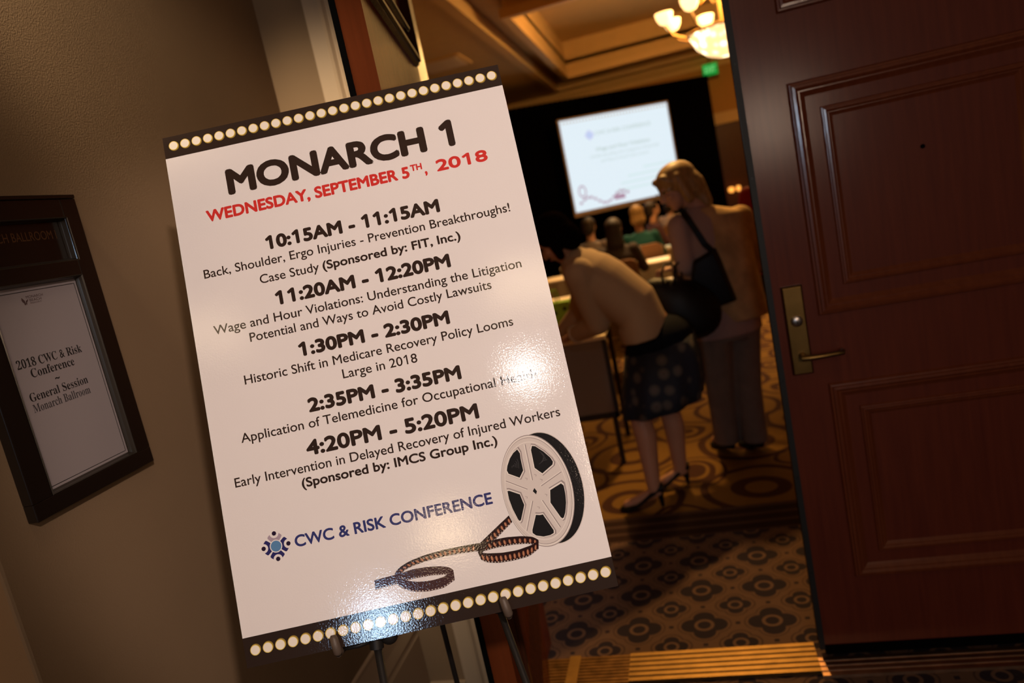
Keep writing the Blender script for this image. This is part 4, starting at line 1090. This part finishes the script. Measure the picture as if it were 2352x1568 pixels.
for h_, k_, a2 in ((pel-rx_*0.09, kn_l, an_l), (pel+rx_*0.09, kn_r, an_r)):
    a2 = np.array([a2[0], a2[1], 0.10])
    body.cap(h_, 0.085, k_, 0.056, 16); body.cap(k_, 0.056, a2, 0.036, 16); body.cap(a2, 0.036, np.array([a2[0], a2[1], 0.04])+fx*0.13, 0.026, 12)
body.loft([(pel, rx_*0.17, fx*0.11), (wst, rx_*0.14, fx*0.10), (chs, rx_*0.17, fx*0.11), (shc, rx_*0.15, fx*0.08)], 20)
body.cap(shc, 0.06, nck, 0.050, 14); body.cap(nck, 0.050, hd+np.array([0.01, 0, -0.03]), 0.045, 14)
fw = unit(np.array([-0.90, -0.34, -0.32])); upv = unit(np.array([-0.36, 0.0, 0.93]))
add_head(body, hd, fw, upv, 1.0)
el_l = A(1556, 600, Yp-0.16); wr_l = A(1545, 615, Yp+0.12); el_l = A(1575, 610, Yp-0.14)
wr_l = A(1552, 618, Yp+0.02); el_r = A(1735, 600, Yp+0.12); wr_r = A(1700, 640, Yp+0.30)
body.cap(sh_l, 0.048, el_l, 0.038, 14); body.cap(el_l, 0.038, wr_l, 0.027, 14); body.cap(sh_r, 0.048, el_r, 0.038, 14); body.cap(el_r, 0.038, wr_r, 0.027, 14)
add_hand(body, wr_l, (-0.75, 0.45, 0.1), (0.2, -0.3, -1), 0.95, 0.9, 1); add_hand(body, wr_r, (-0.8, 0.5, 0.1), (0, 0, -1), 0.95, 0.9, -1)
body.build('body', SKIN2, w2, remesh=0.007)
face_bits(w2, hd, fw, upv, 1.0)
bl_ = MB(); bl_.loft([(A(1672, 765, Yp), rx_*0.205, fx*0.15), (pel, rx_*0.20, fx*0.145), (wst, rx_*0.185, fx*0.135), (chs, rx_*0.20, fx*0.135), (shc+np.array([0, 0, -0.01]), rx_*0.17, fx*0.095), (nck+np.array([0.0, 0, -0.01]), rx_*0.065, fx*0.06)], 26)
bl_.cap(sh_l, 0.066, el_l, 0.056, 16); bl_.cap(el_l, 0.056, el_l*0.25+wr_l*0.75, 0.044, 16)
bl_.build('blouse', BLS, w2, remesh=0.010)
cd = MB()
hemc = A(1690, 728, Yp+0.02)
cd.loft([(hemc+rx_*0.02, rx_*0.175, fx*0.17), (A(1680, 690, Yp), rx_*0.185, fx*0.165), (A(1662, 620, Yp), rx_*0.185, fx*0.155), (chs+rx_*0.045, rx_*0.185, fx*0.150), (shc+rx_*0.045+np.array([0, 0, -0.005]), rx_*0.165, fx*0.105), (nck+rx_*0.01+np.array([0.01, 0, -0.02]), rx_*0.07, fx*0.07)], 26)
cd.cap(sh_r, 0.072, el_r, 0.062, 16); cd.cap(el_r, 0.062, el_r*0.2+wr_r*0.8, 0.050, 16)
cd.build('cardigan', CD, w2, remesh=0.010)
tr = MB()
tr.loft([(pel+np.array([0, 0, 0.03]), rx_*0.185, fx*0.13), (pel+np.array([0, 0, -0.10]), rx_*0.19, fx*0.13)], 22)
for h_, k_, a2 in ((pel-rx_*0.09, kn_l, an_l), (pel+rx_*0.09, kn_r, an_r)):
    tr.loft([(h_+np.array([0, 0, -0.04]), rx_*0.105, fx*0.11), (h_*0.5+k_*0.5, rx_*0.092, fx*0.095), (k_, rx_*0.078, fx*0.082), (k_*0.45+a2*0.55, rx_*0.070, fx*0.078), (np.array([a2[0], a2[1], 0.055]), rx_*0.068, fx*0.082)], 20)
tr.build('trousers', TRS, w2, remesh=0.010)
hr = MB(); r_, f_, u_ = head_frame(fw, upv); M3 = np.stack([r_, f_, u_], 1)
HP = lambda a, b_, d_, c=hd: c+a*r_+b_*f_+d_*u_
hr.ball(HP(0, -0.025, 0.045), (0.100, 0.115, 0.092), 20, 14, M3=M3); hr.ball(HP(0, -0.070, -0.02), (0.095, 0.080, 0.10), 18, 12, M3=M3)
for q in (-1, 1):
    hr.cap(HP(q*0.080, -0.005, 0.045), 0.032, HP(q*0.080, -0.01, -0.085), 0.026, 12); hr.cap(HP(q*0.06, 0.065, 0.082), 0.020, HP(q*0.074, 0.030, 0.04), 0.020, 12)
hr.cap(HP(0.0, -0.10, -0.03), 0.060, A(1622, 462, Yp-0.03), 0.036, 14)
hr.build('hair', BLOND, w2, remesh=0.008)
gl = MB()
WIRE = smat('silver_glasses_wire', (0.7, 0.65, 0.6), rough=0.2, metal=1.0)
for q in (-1, 1):
    cpt = HP(q*0.032, 0.100, 0.008)
    gl.tube([cpt+0.021*(math.cos(t)*r_+math.sin(t)*u_*0.8) for t in [2*PI*k/20 for k in range(21)]], 0.0016, 6)
    gl.tube([cpt+r_*q*0.021, HP(q*0.078, 0.06, 0.012), HP(q*0.082, -0.01, 0.006)], 0.0018, 6)
gl.tube([HP(-0.011, 0.102, 0.010), HP(0.011, 0.102, 0.010)], 0.0016, 6)
gl.build('glasses', WIRE, w2, smooth=True)
for a2 in (an_l, an_r):
    hl = np.array([a2[0], a2[1], 0])-fx*0.06; heel_shoe('shoe', hl, hl+fx, BLK, w2, 0.028)

# ---- bags (held, so things of their own)
bg = thing('shoulder_bag', A(1640, 650, 4.05), 'black leather shoulder bag on a strap against the blond woman\'s hip', 'bag')
m_ = MB(); pts_f = [A(x, y, 4.00) for x, y in ((1592, 600), (1638, 572), (1652, 600), (1690, 692), (1652, 706), (1605, 700), (1585, 655))]
pts_b = [p+np.array([0.02, 0.10, 0]) for p in pts_f]; m_.rings([[p+(np.mean(pts_f, 0)-p)*0.12 for p in pts_f], [p+np.array([0, 0.02, 0]) for p in pts_f], [p-np.array([0, 0.02, 0]) for p in pts_b], [p+(np.mean(pts_b, 0)-p)*0.12 for p in pts_b]])
m_.build('bag_body', BLK, bg, smooth=True, bevel=0.004, angle=50)
m_ = MB()
strap = [A(1640, 580, 4.03), A(1618, 560, 4.02), A(1600, 532, 4.02), A(1582, 505, 4.04), A(1566, 484, 4.10), A(1575, 478, 4.20)]
m_.rings([[p+np.array([-0.016, 0, -0.006]), p+np.array([0.016, 0, 0.006]), p+np.array([0.016, 0.006, 0.006]), p+np.array([-0.016, 0.006, -0.006])] for p in strap]); m_.build('strap', BLK, bg)
tb = thing('tote_bag', A(1560, 690, 3.95), 'large slouching black tote bag hanging from the blond woman\'s forearm', 'bag')
m_ = MB(); cen = A(1562, 690, 3.96)
rgs = []
for t, px_, py_, L_, wd_ in ((0, 1540, 640, 0.10, 0.04), (1, 1546, 655, 0.155, 0.07), (2, 1556, 680, 0.20, 0.095), (3, 1572, 712, 0.19, 0.10), (4, 1572, 742, 0.19, 0.10), (5, 1566, 766, 0.14, 0.08), (6, 1566, 776, 0.05, 0.04)):
    c = A(px_, py_, 3.97); rgs.append([c+np.array([L_*math.cos(q)+0.012*math.sin(3*q+t), wd_*math.sin(q), -0.05*math.cos(q)*L_/0.2+0.01*math.sin(5*q+t)]) for q in [2*PI*k/30 for k in range(30)]])
m_.rings(rgs).build('bag_body', BLK, tb, smooth=True, sub=1)
for xo in (0, 26):
    m_ = MB(); m_.tube([A(1524+xo, 650, 3.93), A(1519+xo*1.1, 628, 3.94), A(1526+xo, 608, 3.97), A(1540+xo*0.7, 603, 4.05), A(1552+xo*0.5, 618, 4.06), A(1556+xo*0.4, 645, 4.0)], 0.006, 8).build('handle', BLK, tb, smooth=True)

# ---- seated people and others farther in
def seated(x, y, label, top, hair, facing=(0, 1), head_h=1.20, sleeve=True, skin=SKIN, hair_long=0.0, s=1.0):
    t = thing('person', (x, y, 0), label, 'person')
    f = unit([facing[0], facing[1], 0]); r = np.array([f[1], -f[0], 0]); o3 = np.array([x, y, 0.0]); Z = np.array([0, 0, 1.0])
    P = lambda a, b_, z: o3+a*r+b_*f+z*Z
    b = MB(); hdp = P(0, 0.03, head_h)
    b.loft([(P(0, 0, 0.55), r*0.17, f*0.12), (P(0, 0, 0.75), r*0.14, f*0.10), (P(0, 0.01, 0.95), r*0.17, f*0.11), (P(0, 0.01, 1.03), r*0.13, f*0.07)], 16)
    b.cap(P(0, 0, 1.02), 0.055, hdp-Z*0.04, 0.048, 12); add_head(b, hdp, f+np.array([0, 0, -0.15]), Z, 1.0)
    for q in (-1, 1):
        b.cap(P(q*0.09, 0.02, 0.55), 0.08, P(q*0.11, 0.42, 0.50), 0.058, 12); b.cap(P(q*0.11, 0.42, 0.50), 0.055, P(q*0.11, 0.42, 0.10), 0.036, 12); b.cap(P(q*0.11, 0.42, 0.06), 0.034, P(q*0.11, 0.56, 0.04), 0.028, 10)
        e_ = P(q*0.24, 0.08, 0.76); w_ = P(q*0.12, 0.34, 0.80)
        b.cap(P(q*0.17, 0, 0.99), 0.045, e_, 0.038, 12); b.cap(e_, 0.038, w_, 0.027, 12); add_hand(b, w_, f-r*q*0.4, (0, 0, -1), 0.9, 0.4, -q)
    b.build('body', skin, t, remesh=0.012)
    c = MB(); c.loft([(P(0, 0, 0.50), r*0.19, f*0.14), (P(0, 0, 0.75), r*0.165, f*0.125), (P(0, 0.01, 0.93), r*0.195, f*0.125), (P(0, 0.01, 1.02), r*0.15, f*0.09), (P(0, 0.01, 1.06), r*0.06, f*0.06)], 18)
    for q in (-1, 1):
        e_ = P(q*0.24, 0.08, 0.76); w_ = P(q*0.14, 0.30, 0.795); c.cap(P(q*0.17, 0, 0.99), 0.062, e_, 0.052, 12); c.cap(e_, 0.052, w_, 0.04, 12)
    c.build('top', top, t, remesh=0.013)
    l = MB()
    for q in (-1, 1):
        l.cap(P(q*0.09, 0.02, 0.55), 0.092, P(q*0.11, 0.42, 0.50), 0.07, 12); l.cap(P(q*0.11, 0.42, 0.50), 0.068, P(q*0.11, 0.42, 0.12), 0.05, 12)
    l.build('trousers', smat('dark_trousers', (0.015, 0.013, 0.014), rough=0.9), t, remesh=0.014)
    h = MB(); M3 = np.stack([r, f, Z], 1)
    h.ball(hdp-f*0.025+Z*0.035, (0.092, 0.100, 0.088), 18, 12, M3=M3); h.ball(hdp-f*0.06-Z*0.02, (0.086, 0.06, 0.09), 16, 10, M3=M3)
    if hair_long: h.loft([(hdp-f*0.06, r*0.085, f*0.05), (hdp-f*0.08-Z*hair_long*0.6, r*0.10, f*0.05), (hdp-f*0.07-Z*hair_long, r*0.07, f*0.03)], 14)
    h.build('hair', hair, t, remesh=0.012)
    for q in (-1, 1):
        sh_ = P(q*0.11, 0.40, 0); heel_shoe('shoe', sh_, sh_+f, BLK, t, 0.025)
    return t
def spot_x(px_, py_, Y): return A(px_, py_, Y)[0]
BRH = smat('dark_brown_hair', (0.016, 0.008, 0.004), rough=0.6, var=0.4, vscale=20)
TEAL = smat('teal_top', (0.01, 0.10, 0.105), rough=0.85); GRY = smat('grey_top', (0.16, 0.13, 0.125), rough=0.85); DKT = smat('dark_brown_top', (0.03, 0.018, 0.012), rough=0.85)
CRM = smat('cream_top', (0.5, 0.38, 0.28), rough=0.85); PLM = smat('plum_top', (0.05, 0.014, 0.018), rough=0.85)
seated(spot_x(1474, 555, 9.35), 9.35, 'person seated in a teal top with blond hair behind a brown chair back', TEAL, BLOND, (-0.1, 1), 1.27, hair_long=0.13)
chair(spot_x(1478, 575, 9.1), 9.14, 0.1, 'brown upholstered chair under the person in the teal top')
seated(spot_x(1412, 540, 7.9), 7.88, 'person seated with long dark brown hair and dark top, left of the teal top', DKT, BRH, (0.1, 1), 1.22, hair_long=0.28)
chair(spot_x(1412, 540, 7.9), 7.66, 0.0, 'brown chair under the person with long dark brown hair')
seated(spot_x(1350, 520, 9.3), 9.38, 'person seated in a grey top with short dark hair, below the screen corner', GRY, BRH, (0.2, 1), 1.24, skin=SKIN2)
chair(spot_x(1350, 520, 9.3), 9.16, 0.0, 'brown chair under the person in the grey top')
seated(spot_x(1542, 512, 12.5), 12.55, 'person seated in a cream top at a far table beside the blond woman\'s face', CRM, BRH, (0.5, 0.8), 1.20)
chair(spot_x(1542, 512, 12.5), 12.35, 0.2, 'brown chair under the person in the cream top')
seated(spot_x(1498, 505, 10.8), 10.85, 'person seated in a plum top turning to the right, skin lit warm', PLM, BRH, (0.9, 0.3), 1.25, skin=SKIN2)
chair(spot_x(1498, 505, 10.8)-0.16, 10.78, -1.2, 'brown chair under the person in the plum top')
# standing neighbour in red, almost hidden by the closed door leaf
rp = thing('person', (0.62, 5.35, 0), 'person in a red top and dark trousers standing behind the closed door leaf', 'person')
rc = np.array([A(1760, 560, 5.35)[0]+0.115, 5.35, 0.0]); rp.location = Vector(rc)
b = MB(); b.loft([(rc+[0, 0, 0.9], (0.17, 0, 0), (0, 0.11, 0)), (rc+[0, 0, 1.15], (0.14, 0, 0), (0, 0.10, 0)), (rc+[0, 0, 1.36], (0.18, 0, 0), (0, 0.11, 0)), (rc+[0, 0, 1.44], (0.12, 0, 0), (0, 0.07, 0))], 16)
b.cap(rc+[0, 0, 1.42], 0.055, rc+[0, 0.02, 1.55], 0.048, 12); add_head(b, rc+[0, 0.03, 1.61], (-0.3, 1, -0.1), (0, 0, 1))
for q in (-1, 1):
    b.cap(rc+[q*0.09, 0, 0.9], 0.08, rc+[q*0.09, 0, 0.5], 0.055, 12); b.cap(rc+[q*0.09, 0, 0.5], 0.053, rc+[q*0.09, 0, 0.09], 0.036, 12); b.cap(rc+[q*0.09, 0, 0.06], 0.034, rc+[q*0.09, 0.15, 0.04], 0.026, 10)
    b.cap(rc+[q*0.19, 0, 1.38], 0.045, rc+[q*0.24, 0, 1.10], 0.038, 12); b.cap(rc+[q*0.24, 0, 1.10], 0.038, rc+[q*0.22, 0.12, 0.88], 0.027, 12); add_hand(b, rc+[q*0.22, 0.12, 0.88], (0, 0.2, -1), (0, -1, 0), 0.95, 0.5, q)
b.build('body', SKIN, rp, remesh=0.012)
b = MB(); b.loft([(rc+[0, 0, 0.82], (0.19, 0, 0), (0, 0.13, 0)), (rc+[0, 0, 1.15], (0.17, 0, 0), (0, 0.125, 0)), (rc+[0, 0, 1.36], (0.20, 0, 0), (0, 0.125, 0)), (rc+[0, 0, 1.45], (0.13, 0, 0), (0, 0.085, 0))], 18)
for q in (-1, 1): b.cap(rc+[q*0.19, 0, 1.38], 0.062, rc+[q*0.24, 0, 1.10], 0.054, 12); b.cap(rc+[q*0.24, 0, 1.10], 0.052, rc+[q*0.225, 0.10, 0.92], 0.042, 12)
b.build('top', smat('red_top', (0.30, 0.008, 0.01), rough=0.8), rp, remesh=0.012)
b = MB()
for q in (-1, 1): b.cap(rc+[q*0.09, 0, 0.86], 0.10, rc+[q*0.09, 0, 0.5], 0.075, 12); b.cap(rc+[q*0.09, 0, 0.5], 0.072, rc+[q*0.09, 0, 0.11], 0.06, 12)
b.build('trousers', smat('dark_trousers', (0.015, 0.013, 0.014)), rp, remesh=0.012)
b = MB(); b.ball(rc+[0, 0.0, 1.64], (0.09, 0.10, 0.09), 16, 12); b.ball(rc+[0, -0.04, 1.59], (0.085, 0.06, 0.09), 16, 10); b.build('hair', BRH, rp, remesh=0.012)
for q in (-1, 1): heel_shoe('shoe', rc+[q*0.09, -0.05, 0], rc+[q*0.09, 1, 0], BLK, rp, 0.025)

# ================================================================== TABLE ITEMS
LIME = smat('lime_green_bag', (0.20, 0.38, 0.015), rough=0.6); DOT = smat('black_spot', (0.01, 0.012, 0.005), rough=0.6)
gb_ = thing('gift_bag', (0, 0, 0), 'lime green paper bag with black spots on the registration table', 'bag')
c = A(1290, 715, 4.30); gx1 = A(1322, 715, 4.30)[0]; gx0 = gx1-0.25
gb_.location = (gx0+0.12, 4.33, 0.80)
MB().rings([[(gx0, 4.30, 0.802), (gx1-0.01, 4.30, 0.802), (gx1-0.01, 4.40, 0.802), (gx0, 4.40, 0.802)], [(gx0-0.01, 4.295, 1.02), (gx1-0.03, 4.295, 1.02), (gx1-0.03, 4.405, 1.02), (gx0-0.01, 4.405, 1.02)]]).build('bag_body', LIME, gb_)
for (dx_, dz_) in ((0.06, 0.05), (0.13, 0.16), (0.18, 0.10), (0.21, 0.04), (0.07, 0.17), (0.19, 0.18)):
    MB().lathe((gx0+dx_, 4.2985, 0.80+dz_), [(0.012, 0), (0.012, 0.003)], 12, axis=(0, -1, 0)).build('spot', DOT, gb_)
for yy_ in (4.30, 4.40):
    MB().tube([(gx0+0.06, yy_, 1.02), (gx0+0.07, yy_, 1.09), (gx0+0.14, yy_, 1.09), (gx0+0.15, yy_, 1.02)], 0.004, 8).build('handle', LIME, gb_)
pp = MB(); q = A(1300, 755, 4.05)
o = MB().obox((gx1-0.07, 4.215, 0.72), (0.09, 0, 0), (0, 0.0015, 0.0), (0, 0.0, 0.09)).build('hanging_notice', PPR); tag(o, 'white sheet hanging over the front edge of the registration table', 'paper')
def sheet(x, y, z, rz, label, sx=0.108, sy=0.14):
    o = MB().box(-sx, sx, -sy, sy, 0, 0.003).build('paper_sheet', PPR); o.location = (x, y, z); o.rotation_euler = (0, 0, rz); return tag(o, label, 'paper', 'papers on the ballroom tables')
sheet(-0.42, 6.50, 0.751, 0.1, 'white sheet on the nearest row table, left end seen past the jacket')
sheet(-0.22, 6.52, 0.751, -0.15, 'white sheet on the nearest row table, beside the blond woman\'s hand')
sheet(-0.50, 8.60, 0.751, 0.05, 'white sheet on the second row table, left of the water glass')
sheet(-0.26, 8.62, 0.751, 0.0, 'white sheet on the second row table, right of the water glass')
BLUEP = smat('pale_blue_paper', (0.45, 0.60, 0.72), rough=0.7)
o = MB().box(-0.15, 0.15, -0.11, 0.11, 0, 0.012).build('folder', BLUEP); o.location = (-0.02, 10.05, 0.751); tag(o, 'pale blue folder on the third row table next to the blond woman\'s sleeve', 'folder')
GLS = smat('clear_glass', (0.95, 0.9, 0.8), rough=0.05, trans=0.9, ior=1.3)
WAT = smat('water_fill', (0.75, 0.6, 0.4), rough=0.1, trans=0.6, ior=1.33)
def glass(x, y, z, label, h=0.15, r=0.035):
    t = thing('water_glass', (x, y, z), label, 'glass', 'water glasses on the ballroom tables')
    MB().lathe((x, y, z), [(r*0.75, 0), (r*0.8, 0.004), (r, h), (r*0.93, h), (r*0.74, 0.01), (0, 0.01)], 18).build('tumbler', GLS, t, smooth=True)
    MB().lathe((x, y, z+0.012), [(r*0.70, 0), (r*0.84, h*0.6), (0, h*0.6)], 16).build('water', WAT, t, smooth=True)
gp = A(1468, 600, 8.45); glass(gp[0], 8.45, 0.751, 'tall water glass on the second row table before the brown chair', 0.19, 0.048)
gp = A(1453, 640, 6.42); glass(gp[0], 6.42, 0.751, 'small glass on the nearest row table beside the jacket back', 0.12)
gp = A(1275, 630, 4.6); glass(gp[0]-0.12, 4.55, 0.801, 'glass on the registration table behind the green bag', 0.13)
o = MB().lathe((-0.72, 4.62, 0.801), [(0.035, 0), (0.045, 0.09), (0.042, 0.095), (0.0, 0.09)], 18).build('coffee_cup', CLOTH, smooth=True); tag(o, 'cream coffee cup on the registration table by the woman\'s chin', 'cup')
